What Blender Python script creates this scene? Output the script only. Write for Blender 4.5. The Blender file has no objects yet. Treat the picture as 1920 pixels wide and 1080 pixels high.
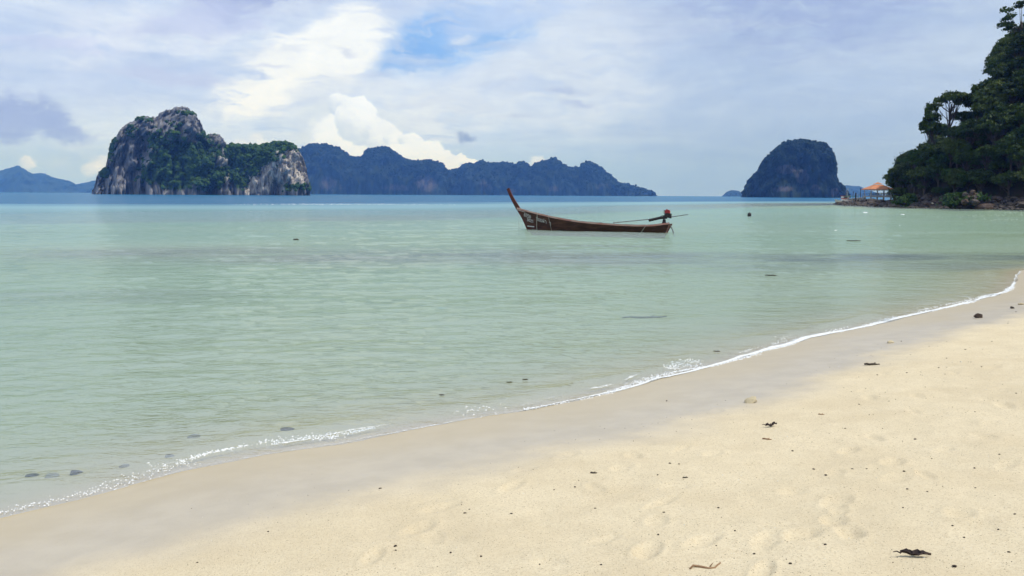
import bpy, math, random
import numpy as np
from mathutils import Vector, Matrix, Quaternion

R = math.radians
scene = bpy.context.scene
col = scene.collection
rnd = random.Random(7)
rng = np.random.default_rng(7)

# ------------------------------------------------------------------ camera
CAM_H = 2.2                      # eye height above the water (metres)
FPX = 1663.0                     # focal length in pixels of a 1920 wide frame
PITCH = math.atan((540 - 365.4) / FPX)
ROLL = math.atan(7.5 / 1330.0)
Rv = Vector((1, 0, 0))
Fv = Vector((0, math.cos(PITCH), -math.sin(PITCH)))
Uv = Vector((0, math.sin(PITCH), math.cos(PITCH)))
Rr = Rv * math.cos(ROLL) + Uv * math.sin(ROLL)
Ur = -Rv * math.sin(ROLL) + Uv * math.cos(ROLL)
cam_data = bpy.data.cameras.new('camera')
cam = bpy.data.objects.new('camera', cam_data)
col.objects.link(cam)
cam.matrix_world = Matrix(((Rr.x, Ur.x, -Fv.x, 0), (Rr.y, Ur.y, -Fv.y, 0), (Rr.z, Ur.z, -Fv.z, CAM_H), (0, 0, 0, 1)))
cam_data.sensor_width = 36.0
cam_data.lens = 36.0 * FPX / 1920.0
cam_data.clip_start = 0.05
cam_data.clip_end = 60000
scene.camera = cam
CAM = Vector((0, 0, CAM_H))


def ray(x, y):
    d = Fv + Rr * ((x - 960) / FPX) - Ur * ((y - 540) / FPX)
    return d.normalized()


def ground_pt(x, y, z=0.0):
    d = ray(x, y)
    return CAM + d * ((z - CAM_H) / d.z)


def at_dist(x, y, dist):
    """point seen at a photo pixel that stands `dist` metres ahead (along +Y)"""
    d = ray(x, y)
    return CAM + d * (dist / d.y)


# ------------------------------------------------------------------ sun, sky, exposure
SUN_EL, SUN_AZ = 60.0, 98.0      # azimuth measured from the view direction to the right
sun_dir = Vector((math.sin(R(SUN_AZ)) * math.cos(R(SUN_EL)), math.cos(R(SUN_AZ)) * math.cos(R(SUN_EL)), math.sin(R(SUN_EL))))
sun_data = bpy.data.lights.new('sun', 'SUN')
sun_data.energy = 3.3
sun_data.angle = R(0.6)
sun_data.color = (1.0, 0.95, 0.87)
sun = bpy.data.objects.new('sun', sun_data)
col.objects.link(sun)
sun.rotation_euler = sun_dir.to_track_quat('Z', 'Y').to_euler()
sun.location = (0, 0, 50)

vs = scene.view_settings
vs.view_transform = 'Standard'
vs.look = 'None'
vs.exposure = 0.0
vs.gamma = 1.0
vs.use_curve_mapping = False
cy = scene.cycles
cy.use_denoising = True
cy.max_bounces = 6
cy.diffuse_bounces = 2
cy.glossy_bounces = 2
cy.transmission_bounces = 4
cy.transparent_max_bounces = 10
cy.volume_bounces = 0
cy.caustics_reflective = False
cy.caustics_refractive = False
cy.sample_clamp_indirect = 8.0


def srgb(r, g, b):
    f = lambda c: ((c / 255.0) / 12.92) if c / 255.0 <= 0.04045 else (((c / 255.0) + 0.055) / 1.055) ** 2.4
    return (f(r), f(g), f(b))


class NT:
    """short-hand for building node trees"""

    def __init__(self, tree):
        self.t = tree
        tree.nodes.clear()

    def n(self, kind, **props):
        nd = self.t.nodes.new(kind)
        for k, v in props.items():
            setattr(nd, k, v)
        return nd

    def put(self, sock, val):
        if val is None:
            return
        if isinstance(val, bpy.types.NodeSocket):
            self.t.links.new(val, sock)
        elif isinstance(val, (tuple, list)) and hasattr(sock.default_value, '__len__'):
            n = len(sock.default_value)
            v = list(val)[:n]
            if n == 4 and len(v) == 3:
                v.append(1.0)
            sock.default_value = v
        else:
            sock.default_value = val

    def math(self, op, a, b=None, c=None, clamp=False):
        nd = self.n('ShaderNodeMath', operation=op, use_clamp=clamp)
        for i, v in enumerate((a, b, c)):
            self.put(nd.inputs[i], v)
        return nd.outputs[0]

    def vmath(self, op, a, b=None, scale=None):
        nd = self.n('ShaderNodeVectorMath', operation=op)
        self.put(nd.inputs[0], a)
        if b is not None:
            self.put(nd.inputs[1], b)
        if scale is not None:
            self.put(nd.inputs['Scale'], scale)
        return nd.outputs['Value'] if op in ('DOT_PRODUCT', 'LENGTH', 'DISTANCE') else nd.outputs[0]

    def noise(self, vec, scale, detail=4.0, rough=0.55, dist=0.0, dim='3D'):
        nd = self.n('ShaderNodeTexNoise', noise_dimensions=dim)
        self.put(nd.inputs['Vector'], vec)
        self.put(nd.inputs['Scale'], scale)
        self.put(nd.inputs['Detail'], detail)
        self.put(nd.inputs['Roughness'], rough)
        self.put(nd.inputs['Distortion'], dist)
        return nd.outputs['Fac']

    def noisecol(self, vec, scale, detail=3.0):
        nd = self.n('ShaderNodeTexNoise')
        self.put(nd.inputs['Vector'], vec)
        self.put(nd.inputs['Scale'], scale)
        self.put(nd.inputs['Detail'], detail)
        return nd.outputs['Color']

    def mapping(self, vec, loc=(0, 0, 0), rot=(0, 0, 0), scale=(1, 1, 1), kind='POINT'):
        nd = self.n('ShaderNodeMapping', vector_type=kind)
        self.put(nd.inputs['Vector'], vec)
        nd.inputs['Location'].default_value = loc
        nd.inputs['Rotation'].default_value = rot
        nd.inputs['Scale'].default_value = scale
        return nd.outputs[0]

    def rng(self, v, a, b, c=0.0, d=1.0, smooth=True):
        nd = self.n('ShaderNodeMapRange')
        nd.interpolation_type = 'SMOOTHSTEP' if smooth else 'LINEAR'
        nd.clamp = True
        self.put(nd.inputs[0], v)
        for i, x in enumerate((a, b, c, d)):
            self.put(nd.inputs[i + 1], x)
        return nd.outputs[0]

    def mix(self, fac, a, b, blend='MIX'):
        nd = self.n('ShaderNodeMix', data_type='RGBA', blend_type=blend)
        self.put(nd.inputs[0], fac)
        self.put(nd.inputs[6], a)
        self.put(nd.inputs[7], b)
        return nd.outputs[2]

    def attr(self, name):
        return self.n('ShaderNodeAttribute', attribute_name=name).outputs['Fac']

    def bump(self, h, strength=0.5, dist=0.1, normal=None):
        nd = self.n('ShaderNodeBump')
        self.put(nd.inputs['Strength'], strength)
        self.put(nd.inputs['Distance'], dist)
        self.put(nd.inputs['Height'], h)
        if normal is not None:
            self.put(nd.inputs['Normal'], normal)
        return nd.outputs[0]

    def mixsh(self, fac, a, b):
        nd = self.n('ShaderNodeMixShader')
        self.put(nd.inputs[0], fac)
        self.t.links.new(a, nd.inputs[1])
        self.t.links.new(b, nd.inputs[2])
        return nd.outputs[0]

    def coord(self, which='Object'):
        return self.n('ShaderNodeTexCoord').outputs[which]

    def pos(self):
        return self.n('ShaderNodeNewGeometry').outputs['Position']


# ---- the sky: Nishita blue behind painted-by-noise cloud layers placed by azimuth / elevation
SKY_STRENGTH = 0.1
world = bpy.data.worlds.new('World')
scene.world = world
world.use_nodes = True
w = NT(world.node_tree)
sky = w.n('ShaderNodeTexSky', sky_type='NISHITA')
sky.sun_disc = False
sky.sun_elevation = R(SUN_EL)
sky.sun_rotation = R(SUN_AZ)
sky.altitude = 0
sky.air_density = 1.0
sky.dust_density = 1.2
sky.ozone_density = 1.0
gen = w.coord('Generated')
sx = w.n('ShaderNodeSeparateXYZ')
w.put(sx.inputs[0], gen)
az = w.math('MULTIPLY', w.math('ARCTAN2', sx.outputs[0], sx.outputs[1]), 180 / math.pi)
el = w.math('MULTIPLY', w.math('ARCSINE', sx.outputs[2]), 180 / math.pi)
cxyz = w.n('ShaderNodeCombineXYZ')
w.put(cxyz.inputs[0], az)
w.put(cxyz.inputs[1], el)
UV = cxyz.outputs[0]             # (azimuth, elevation, 0) in degrees


def azel(x, y):
    d = ray(x, y)
    return math.degrees(math.atan2(d.x, d.y)), math.degrees(math.asin(d.z))


DEG = math.degrees(1 / FPX)      # degrees for one photo pixel near the horizon


def cl(r, g, b):
    """cloud radiance for an sRGB value, before the background strength"""
    c = srgb(r, g, b)
    return tuple(v * k / SKY_STRENGTH for v, k in zip(c, (0.965, 1.005, 1.065)))


dirn = w.vmath('NORMALIZE', gen)
# domain on a far flat cloud deck: gives perspective-correct streaks that go on all round the sky
elz = w.math('ADD', w.math('ABSOLUTE', sx.outputs[2]), 0.13)
deck = w.n('ShaderNodeCombineXYZ')
w.put(deck.inputs[0], w.math('DIVIDE', sx.outputs[0], elz))
w.put(deck.inputs[1], w.math('DIVIDE', sx.outputs[1], elz))
deck = deck.outputs[0]
warp1 = w.vmath('SCALE', w.vmath('SUBTRACT', w.noisecol(UV, 0.10, 3.0), (0.5, 0.5, 0.5)), scale=14.0)
warp2 = w.vmath('SCALE', w.vmath('SUBTRACT', w.noisecol(w.mapping(UV, scale=(0.5, 1.0, 1.0)), 0.55, 6.0), (0.5, 0.5, 0.5)), scale=3.2)
warp3 = w.vmath('SCALE', w.vmath('SUBTRACT', w.noisecol(UV, 0.8, 6.0), (0.5, 0.5, 0.5)), scale=1.7)
UVa = w.vmath('ADD', w.vmath('ADD', UV, w.vmath('MULTIPLY', warp1, (0.55, 0.3, 0))), warp2)
UVb = w.vmath('ADD', UV, w.vmath('MULTIPLY', warp2, (1.0, 0.6, 0)))
UVc = w.vmath('ADD', UV, warp3)


def blob(vec, px, py, rx, ry, rot=0.0):
    u, v = azel(px, py)
    m = w.mapping(vec, (u, v, 0), (0, 0, R(rot)), (rx * DEG, ry * DEG, 1.0), 'TEXTURE')
    g = w.n('ShaderNodeTexGradient', gradient_type='SPHERICAL')
    w.put(g.inputs[0], m)
    return g.outputs['Fac'], m


wisp = w.noise(w.mapping(UVb, rot=(0, 0, R(-9)), scale=(0.30, 1.15, 1.0)), 1.0, 5.0, 0.65, 0.6)
ragged = w.math('ADD', w.math('MULTIPLY', wisp, 3.4), -0.75)


def layer(c, vec, px, py, rx, ry, rot, colour, a=0.02, b=0.5, amount=1.0):
    g, m = blob(vec, px, py, rx, ry, rot)
    return w.mix(w.rng(w.math('MULTIPLY', g, ragged), a, b, 0.0, amount), c, cl(*colour))


n_big = w.noise(deck, 0.55, 4.0, 0.58, 0.3)
n_str = w.noise(w.mapping(UV, scale=(0.05, 0.26, 1.0)), 1.0, 6.0, 0.62, 0.8)
# thin veil over the whole dome, with blue left in its gaps
veil = w.mix(w.rng(n_str, 0.36, 0.66), cl(190, 208, 240), cl(226, 236, 250))
veil = w.mix(w.rng(n_big, 0.45, 0.7, 0.0, 0.5), veil, cl(240, 244, 250))
side = w.rng(az, -2.0, 16.0)
veil = w.mix(w.math('MULTIPLY', side, 0.85), veil, w.mix(w.rng(n_str, 0.3, 0.7), cl(178, 197, 226), cl(196, 211, 231)))
low = w.rng(el, 0.5, 7.0, 1.0, 0.0)
veil = w.mix(w.math('MULTIPLY', low, 0.85), veil, w.mix(side, cl(180, 208, 238), cl(158, 182, 212)))
cover = w.rng(w.math('ADD', w.math('MULTIPLY', n_big, 0.6), w.math('MULTIPLY', n_str, 0.5)), 0.28, 0.46, 0.62, 0.97)
c = w.mix(cover, sky.outputs[0], veil)
open_sky = c
# large dim and bright cloud masses in view
c = layer(c, UVa, 1480, 10, 420, 130, 0, (162, 178, 218), 0.0, 0.9, 0.75)
c = layer(c, UVa, 150, 120, 420, 110, 0, (208, 221, 246), 0.0, 0.9, 0.6)
c = layer(c, UVa, 300, 60, 300, 60, 8, (232, 238, 250), 0.05, 0.7, 0.7)
c = layer(c, UVa, 420, 250, 420, 90, 0, (228, 238, 250), 0.0, 0.8, 0.75)
c = layer(c, UVa, 1050, 130, 260, 170, 0, (222, 231, 243), 0.0, 0.8, 0.8)
c = layer(c, UVb, 840, 72, 240, 74, 12, (150, 192, 243), 0.0, 0.8, 0.95)
c = layer(c, UVb, 790, 90, 150, 45, 22, (138, 184, 242), 0.0, 0.9, 0.65)
c = layer(c, UVb, 960, 25, 170, 40, 12, (196, 214, 244), 0.0, 0.8, 0.8)
c = layer(c, UVb, 560, 130, 210, 82, 24, (250, 252, 252), 0.02, 0.5, 0.97)
c = layer(c, UVb, 640, 80, 130, 62, 26, (250, 252, 252), 0.02, 0.5, 0.95)
c = layer(c, UVb, 520, 165, 120, 45, 20, (254, 254, 250), 0.05, 0.6, 0.9)
c = layer(c, UVb, 600, 175, 70, 50, 0, (222, 231, 244), 0.02, 0.6, 0.8)
c = layer(c, UVb, 520, -26, 210, 66, 14, (160, 174, 216), 0.02, 0.8, 0.85)
c = layer(c, UVb, 380, 40, 170, 40, 10, (196, 206, 240), 0.02, 0.6, 0.6)
c = layer(c, UVb, 330, 140, 130, 22, 2, (200, 210, 238), 0.05, 0.7, 0.75)
c = layer(c, UVb, 120, 85, 130, 20, -4, (206, 214, 244), 0.05, 0.8, 0.6)
c = layer(c, UVb, 760, 215, 240, 90, 0, (234, 240, 247), 0.0, 0.8, 0.8)
c = layer(c, UVb, 640, 265, 170, 100, 0, (226, 235, 243), 0.0, 0.7, 0.85)
# small streaks
for px, py, rx, ry, cc, am in ((1040, 172, 110, 9, (182, 196, 226), .85), (1090, 190, 60, 6, (178, 192, 224), .8), (960, 160, 90, 9, (198, 210, 232), .6),
                               (860, 222, 60, 6, (194, 206, 228), .7), (760, 190, 70, 9, (206, 216, 236), .6), (980, 215, 60, 8, (196, 208, 230), .6),
                               (1200, 60, 160, 60, (214, 224, 240), .35), (470, 300, 200, 8, (190, 208, 238), .5), (700, 140, 60, 8, (196, 206, 230), .5),
                               (560, 100, 40, 6, (214, 222, 238), .7), (500, 120, 40, 6, (206, 214, 236), .7), (650, 100, 22, 5, (206, 214, 234), .7),
                               (890, 52, 60, 7, (196, 214, 244), .6), (865, 78, 46, 16, (224, 232, 246), .95), (770, 110, 80, 14, (206, 220, 244), .8)):
    c = layer(c, UVb, px, py, rx * 1.15, ry * 1.35, 2, cc, 0.1, 1.0, am * 0.85)
# grey cloud bank on the left, small dark scud
for px, py, rx, ry, ro in ((20, 222, 95, 42, 0), (70, 215, 70, 36, -14), (110, 236, 55, 28, -26), (-40, 215, 120, 50, 0), (60, 250, 110, 20, 0)):
    c = layer(c, UVc, px, py, rx * 1.1, ry * 1.1, ro, (168, 184, 224), 0.05, 0.6, 0.8)
c = layer(c, UVc, 877, 252, 30, 13, -8, (150, 168, 200), 0.05, 0.9, 0.8)
c = layer(c, UVc, 868, 256, 16, 13, 0, (146, 164, 198), 0.05, 0.9, 0.6)


def puff(c, px, py, rad, lit=(250, 254, 258), shade=(214, 226, 240), soft=0.16, amount=1.0):
    """one rounded head of a cumulus, brighter where it faces the sun"""
    g, m = blob(UVc, px, py, rad, rad * 0.86)
    s = w.vmath('DOT_PRODUCT', m, (0.42, 0.75, 0.0))
    cc = w.mix(w.rng(s, -0.75, 0.35), cl(*shade), cl(*lit))
    return w.mix(w.rng(g, 0.0, soft, 0.0, amount), c, cc)


for p in ((640, 262, 62), (612, 280, 42), (690, 268, 56), (600, 292, 36), (645, 290, 50), (640, 196, 33), (662, 200, 30), (682, 214, 28), (668, 232, 44), (690, 240, 38),
          (712, 250, 34), (724, 268, 40), (742, 262, 24), (752, 276, 30), (768, 262, 24), (776, 272, 27), (792, 278, 28), (806, 284, 30), (772, 292, 36), (812, 300, 34),
          (838, 292, 20), (832, 306, 30), (852, 304, 22), (866, 298, 19), (876, 306, 18), (848, 318, 34), (885, 318, 22), (800, 316, 40), (745, 296, 34)):
    c = puff(c, p[0], p[1], p[2], soft=0.14 + 0.12 * rnd.random())
for p in ((1008, 302, 20), (1020, 308, 16), (998, 308, 15), (480, 266, 26), (500, 272, 22), (462, 274, 18), (195, 306, 24), (176, 316, 24), (206, 318, 20), (52, 300, 16)):
    c = puff(c, p[0], p[1], p[2], (244, 247, 250), (214, 226, 240), 0.5, 0.75)
streak = w.noise(w.mapping(UVb, rot=(0, 0, R(-7)), scale=(0.22, 0.95, 1.0)), 1.0, 6.0, 0.62, 0.5)
soft = w.noise(UVc, 0.9, 4.0, 0.6)
tone = w.math('ADD', w.math('MULTIPLY', w.math('SUBTRACT', streak, 0.5), 0.30), w.math('MULTIPLY', w.math('SUBTRACT', soft, 0.5), 0.16))
c = w.vmath('MULTIPLY', c, w.vmath('ADD', (1.0, 1.0, 1.0), w.vmath('SCALE', (1.0, 0.85, 0.55), scale=tone)))
bg = w.n('ShaderNodeBackground')
w.put(bg.inputs[0], c)
bg.inputs[1].default_value = SKY_STRENGTH
bg2 = w.n('ShaderNodeBackground')       # the same veil goes on round the rest of the sky
w.put(bg2.inputs[0], open_sky)
bg2.inputs[1].default_value = SKY_STRENGTH
win = w.math('MULTIPLY', w.rng(w.math('ABSOLUTE', az), 36.0, 44.0, 1.0, 0.0), w.math('MULTIPLY', w.rng(el, 15.5, 22.0, 1.0, 0.0), w.rng(el, -1.5, -0.6)))
wo = w.n('ShaderNodeOutputWorld')
w.t.links.new(w.mixsh(win, bg2.outputs[0], bg.outputs[0]), wo.inputs[0])
world.cycles.sampling_method = 'MANUAL'
world.cycles.sample_map_resolution = 512


# ------------------------------------------------------------------ helpers
def hash3(ix, iy, iz, seed):
    h = (ix.astype(np.int64) * 374761393 + iy.astype(np.int64) * 668265263 + iz.astype(np.int64) * 2147483647 + seed * 974711) & 0xFFFFFFFF
    h = ((h ^ (h >> 13)) * 1274126177) & 0xFFFFFFFF
    h = ((h ^ (h >> 16)) * 2246822519) & 0xFFFFFFFF
    return ((h ^ (h >> 15)) & 0xFFFF) / 65535.0


def vnoise(x, y, z=None, seed=0):
    x = np.asarray(x, float)
    y = np.asarray(y, float)
    z = np.zeros_like(x) if z is None else np.asarray(z, float)
    ix, iy, iz = np.floor(x), np.floor(y), np.floor(z)
    fx, fy, fz = x - ix, y - iy, z - iz
    ux, uy, uz = [f * f * f * (f * (f * 6 - 15) + 10) for f in (fx, fy, fz)]
    o = 0
    for dx in (0, 1):
        for dy in (0, 1):
            for dz in (0, 1):
                wgt = (ux if dx else 1 - ux) * (uy if dy else 1 - uy) * (uz if dz else 1 - uz)
                o = o + wgt * hash3(ix + dx, iy + dy, iz + dz, seed)
    return o * 2 - 1


def fbm(x, y, z=None, oct=4, seed=0, gain=0.5):
    o, a, f, t = 0, 1.0, 1.0, 0
    for i in range(oct):
        o = o + a * vnoise(np.asarray(x) * f, np.asarray(y) * f, None if z is None else np.asarray(z) * f, seed + i * 17)
        t += a
        a *= gain
        f *= 2.03
    return o / t


def sstep(a, b, x):
    t = np.clip((np.asarray(x, float) - a) / (b - a), 0, 1)
    return t * t * (3 - 2 * t)


def link(name, mesh, parent=None, mat=None):
    o = bpy.data.objects.new(name, mesh)
    col.objects.link(o)
    if mat is not None and not mesh.materials:
        mesh.materials.append(mat)
    if parent is not None:
        o.parent = parent
    return o


def mesh_np(name, verts, faces, smooth=True):
    """verts (n,3); faces (m,3) or (m,4) integer array"""
    me = bpy.data.meshes.new(name)
    verts = np.asarray(verts, np.float32)
    faces = np.asarray(faces, np.int32)
    k = faces.shape[1]
    me.vertices.add(len(verts))
    me.vertices.foreach_set('co', verts.ravel())
    me.loops.add(faces.size)
    me.loops.foreach_set('vertex_index', faces.ravel())
    me.polygons.add(len(faces))
    me.polygons.foreach_set('loop_start', np.arange(0, faces.size, k, dtype=np.int32))
    me.polygons.foreach_set('loop_total', np.full(len(faces), k, np.int32))
    me.polygons.foreach_set('use_smooth', np.full(len(faces), smooth, bool))
    me.update(calc_edges=True)
    me.validate()
    return me


def set_attr(me, name, vals):
    a = me.attributes.new(name, 'FLOAT', 'POINT')
    a.data.foreach_set('value', np.asarray(vals, np.float32))


def grid_faces(nu, nv, wrap_u=False):
    u = np.arange(nu if wrap_u else nu - 1)
    v = np.arange(nv - 1)
    U, V = np.meshgrid(u, v, indexing='ij')
    a = U * nv + V
    b = ((U + 1) % nu) * nv + V
    return np.stack([a, b, b + 1, a + 1], -1).reshape(-1, 4)


class MB:
    """collects polygons for one mesh object"""

    def __init__(self):
        self.v, self.f = [], []

    def add(self, verts, faces):
        o = len(self.v)
        self.v += [tuple(p) for p in verts]
        self.f += [tuple(i + o for i in f) for f in faces]
        return self

    def box(self, c, s, rot=None):
        vs_ = []
        for x in (-.5, .5):
            for y in (-.5, .5):
                for z in (-.5, .5):
                    p = Vector((x * s[0], y * s[1], z * s[2]))
                    if rot is not None:
                        p = rot @ p
                    vs_.append(p + Vector(c))
        return self.add(vs_, [(0, 1, 3, 2), (4, 6, 7, 5), (0, 4, 5, 1), (2, 3, 7, 6), (0, 2, 6, 4), (1, 5, 7, 3)])

    def tube(self, pts, rad, n=8, cap=True):
        pts = [Vector(p) for p in pts]
        rads = rad if isinstance(rad, (list, tuple)) else [rad] * len(pts)
        vs_, fs = [], []
        ref = Vector((0, 0, 1))
        for i, p in enumerate(pts):
            t = (pts[min(i + 1, len(pts) - 1)] - pts[max(i - 1, 0)]).normalized()
            if abs(t.dot(ref)) > 0.95:
                ref = Vector((1, 0, 0))
            a = t.cross(ref).normalized()
            b = t.cross(a).normalized()
            for k in range(n):
                an = 2 * math.pi * k / n
                vs_.append(p + (a * math.cos(an) + b * math.sin(an)) * rads[i])
        for i in range(len(pts) - 1):
            for k in range(n):
                k2 = (k + 1) % n
                fs.append((i * n + k, i * n + k2, (i + 1) * n + k2, (i + 1) * n + k))
        if cap:
            fs.append(tuple(range(n - 1, -1, -1)))
            fs.append(tuple((len(pts) - 1) * n + k for k in range(n)))
        return self.add(vs_, fs)

    def build(self, name, mat, parent=None, smooth=False):
        me = bpy.data.meshes.new(name)
        me.from_pydata(self.v, [], self.f)
        if smooth:
            me.polygons.foreach_set('use_smooth', [True] * len(me.polygons))
        me.update()
        return link(name, me, parent, mat)


def empty(name, loc=(0, 0, 0), rz=0.0):
    o = bpy.data.objects.new(name, None)
    col.objects.link(o)
    o.empty_display_size = 0.2
    o.location = loc
    o.rotation_euler = (0, 0, rz)
    return o


def tag(o, label=None, cat=None, group=None, kind=None):
    for k, v in (('label', label), ('category', cat), ('group', group), ('kind', kind)):
        if v:
            o[k] = v
    return o


def material(name):
    m = bpy.data.materials.new(name)
    m.use_nodes = True
    t = NT(m.node_tree)
    out = t.n('ShaderNodeOutputMaterial')
    return m, t, out


def principled(t, out, colour, rough=0.7, normal=None, spec=0.3, metal=0.0):
    p = t.n('ShaderNodeBsdfPrincipled')
    t.put(p.inputs['Base Color'], colour)
    t.put(p.inputs['Roughness'], rough)
    t.put(p.inputs['Metallic'], metal)
    t.put(p.inputs['Specular IOR Level'], spec)
    if normal is not None:
        t.put(p.inputs['Normal'], normal)
    t.t.links.new(p.outputs[0], out.inputs[0])
    return p


def simple(name, ca, cb, scale=6.0, rough=0.7, stretch=(1, 1, 1), bump=0.2, bdist=0.01, spec=0.3, metal=0.0, detail=5.0):
    m, t, out = material(name)
    v = t.mapping(t.coord(), scale=stretch)
    n = t.noise(v, scale, detail, 0.6)
    principled(t, out, t.mix(t.rng(n, 0.32, 0.68), ca, cb), rough, t.bump(t.noise(v, scale * 3, 4.0), bump, bdist), spec, metal)
    return m


M = {}
M['hull'] = simple('hull_wood', (0.052, 0.024, 0.017), (0.115, 0.052, 0.036), 3.0, 0.75, (0.5, 1, 3), 0.4, 0.01, 0.2)
M['prow'] = simple('prow_paint', (0.13, 0.022, 0.016), (0.07, 0.03, 0.02), 4.0, 0.7)
M['rail'] = simple('rail_paint', (0.48, 0.20, 0.15), (0.62, 0.40, 0.31), 3.0, 0.65, (0.6, 2, 2))
M['rail_top'] = simple('rail_worn', (0.62, 0.50, 0.42), (0.70, 0.62, 0.55), 4.0, 0.65)
M['inside'] = simple('boat_inside', (0.40, 0.13, 0.10), (0.46, 0.24, 0.18), 3.0, 0.75, (0.6, 2, 2))
M['plank'] = simple('weathered_plank', (0.30, 0.22, 0.16), (0.40, 0.31, 0.24), 5.0, 0.8, (0.4, 3, 3))
M['white_paint'] = simple('white_paint', (0.62, 0.62, 0.58), (0.74, 0.74, 0.70), 8.0, 0.7)
M['rope'] = simple('rope', (0.42, 0.36, 0.30), (0.55, 0.50, 0.42), 30.0, 0.9)
M['red_metal'] = simple('red_paint_metal', (0.42, 0.03, 0.03), (0.30, 0.03, 0.025), 6.0, 0.5)
M['dark_metal'] = simple('dark_metal', (0.02, 0.02, 0.022), (0.05, 0.045, 0.04), 8.0, 0.55, metal=0.3)
M['grey_metal'] = simple('grey_metal', (0.16, 0.17, 0.18), (0.26, 0.26, 0.26), 8.0, 0.5, metal=0.4)


def rock_mat(name, ca, cb, cc, scale=1.0):
    m, t, out = material(name)
    v = t.coord()
    n1 = t.noise(v, 0.7 * scale, 6.0, 0.62)
    n2 = t.noise(v, 3.5 * scale, 6.0, 0.65)
    cr = t.mix(t.rng(n1, 0.35, 0.65), ca, cb)
    cr = t.mix(t.rng(n2, 0.52, 0.72, 0, 0.8), cr, cc)
    principled(t, out, cr, 0.85, t.bump(n2, 0.8, 0.15 / scale), 0.2)
    return m


M['boulder'] = rock_mat('dark_boulder', (0.05, 0.042, 0.036), (0.10, 0.082, 0.07), (0.21, 0.18, 0.15))
M['boulder_brown'] = rock_mat('brown_boulder', (0.05, 0.034, 0.026), (0.10, 0.068, 0.05), (0.24, 0.19, 0.15))
M['boulder_pale'] = rock_mat('pale_boulder', (0.36, 0.32, 0.24), (0.50, 0.45, 0.34), (0.60, 0.56, 0.46))

# ------------------------------------------------------------------ ground: beach and seabed, one sheet
shore_px = [(0, 975), (170, 932), (350, 884), (500, 852), (640, 833), (800, 800), (1000, 768), (1150, 735), (1290, 698), (1400, 668),
            (1520, 633), (1640, 609), (1720, 590), (1800, 571), (1860, 556), (1893, 543), (1899, 534), (1912, 508)]
SH = [ground_pt(x, y) for x, y in shore_px]
SHORE = [(-60, -38), (-18, -6.5), (-8.2, 1.6)] + [(p.x, p.y) for p in SH] + [(19.5, 30.5), (27, 37), (42, 55), (66, 88), (92, 130), (100, 152), (95, 163),
                                                                          (85, 188), (88.5, 228), (95, 258), (101, 264), (160, 330), (420, 620), (5000, 4200)]
SHORE = np.array(SHORE, float)


def seg_dist(px, py, poly):
    """distance to a polyline and the side (+1 right of its direction = landward)"""
    best = np.full(px.shape, 1e18)
    side = np.ones(px.shape)
    for (ax, ay), (bx, by) in zip(poly[:-1], poly[1:]):
        dx, dy = bx - ax, by - ay
        L2 = dx * dx + dy * dy
        t = np.clip(((px - ax) * dx + (py - ay) * dy) / L2, 0, 1)
        ex, ey = px - (ax + t * dx), py - (ay + t * dy)
        d2 = ex * ex + ey * ey
        cr = dx * (py - ay) - dy * (px - ax)
        upd = d2 < best - 1e-9
        best = np.where(upd, d2, best)
        side = np.where(upd, np.where(cr < 0, 1.0, -1.0), side)
    return np.sqrt(best), side


def shore_d(x, y):
    """signed metres from the waterline, + on land"""
    x, y = np.asarray(x, float), np.asarray(y, float)
    d, s = seg_dist(x, y, SHORE)
    return d * s


drop = [ground_pt(x, y) for x, y in ((-300, 399), (0, 399), (320, 397.5), (640, 396), (960, 394), (1200, 388), (1400, 384), (1560, 381.5), (1800, 380.5))]
DROP = np.array([(-900, 20)] + [(p.x, p.y) for p in drop] + [(4000, 900)], float)
reef = [ground_pt(x, y) for x, y in ((330, 437), (480, 440), (640, 443), (800, 447), (960, 450), (1120, 456), (1280, 462), (1440, 466), (1600, 468), (1760, 469))]
REEF = np.array([(p.x, p.y) for p in reef], float)

foot_px = [(960, 912), (985, 881), (1065, 853), (825, 950), (783, 988), (1240, 938), (1232, 972), (1215, 1035), (1317, 1012), (1570, 936), (1565, 972), (1640, 820),
           (1567, 886), (1487, 918), (1680, 897), (1675, 866), (1720, 742), (1713, 772), (1590, 844), (1337, 853), (1438, 1010), (1430, 1075), (1885, 760), (1858, 795),
           (1623, 731), (1770, 843), (1800, 960), (1130, 1010), (1860, 690), (1790, 700), (1890, 870), (700, 1040), (1500, 1000), (1345, 770), (1630, 745)]


def ground_base(x, y):
    d = shore_d(x, y)
    s = -d
    land = 0.105 * np.minimum(d, 7) + 0.05 * np.clip(d - 7, 0, 10) + 0.004 * np.clip(d - 17, 0, 200)
    depth = 0.115 * np.minimum(s, 2.6) + 0.030 * np.clip(s - 2.6, 0, 9.4) + 0.02 * np.clip(s - 12, 0, 25) + 0.006 * np.clip(s - 37, 0, 120)
    q, sd = seg_dist(np.asarray(x, float), np.asarray(y, float), DROP)
    past = np.where(sd < 0, q, 0)
    past = np.where(s > 0, past, 0)
    depth = depth + 8.5 * sstep(0, 150, past + 20 * fbm(x * 0.02, y * 0.02, oct=3, seed=2) * sstep(0, 30, past))
    und = 0.10 * fbm(x * 0.07, y * 0.07, oct=3, seed=3) * sstep(4, 30, s)
    return np.where(d > 0, land, -depth + und), d


feet = []


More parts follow.
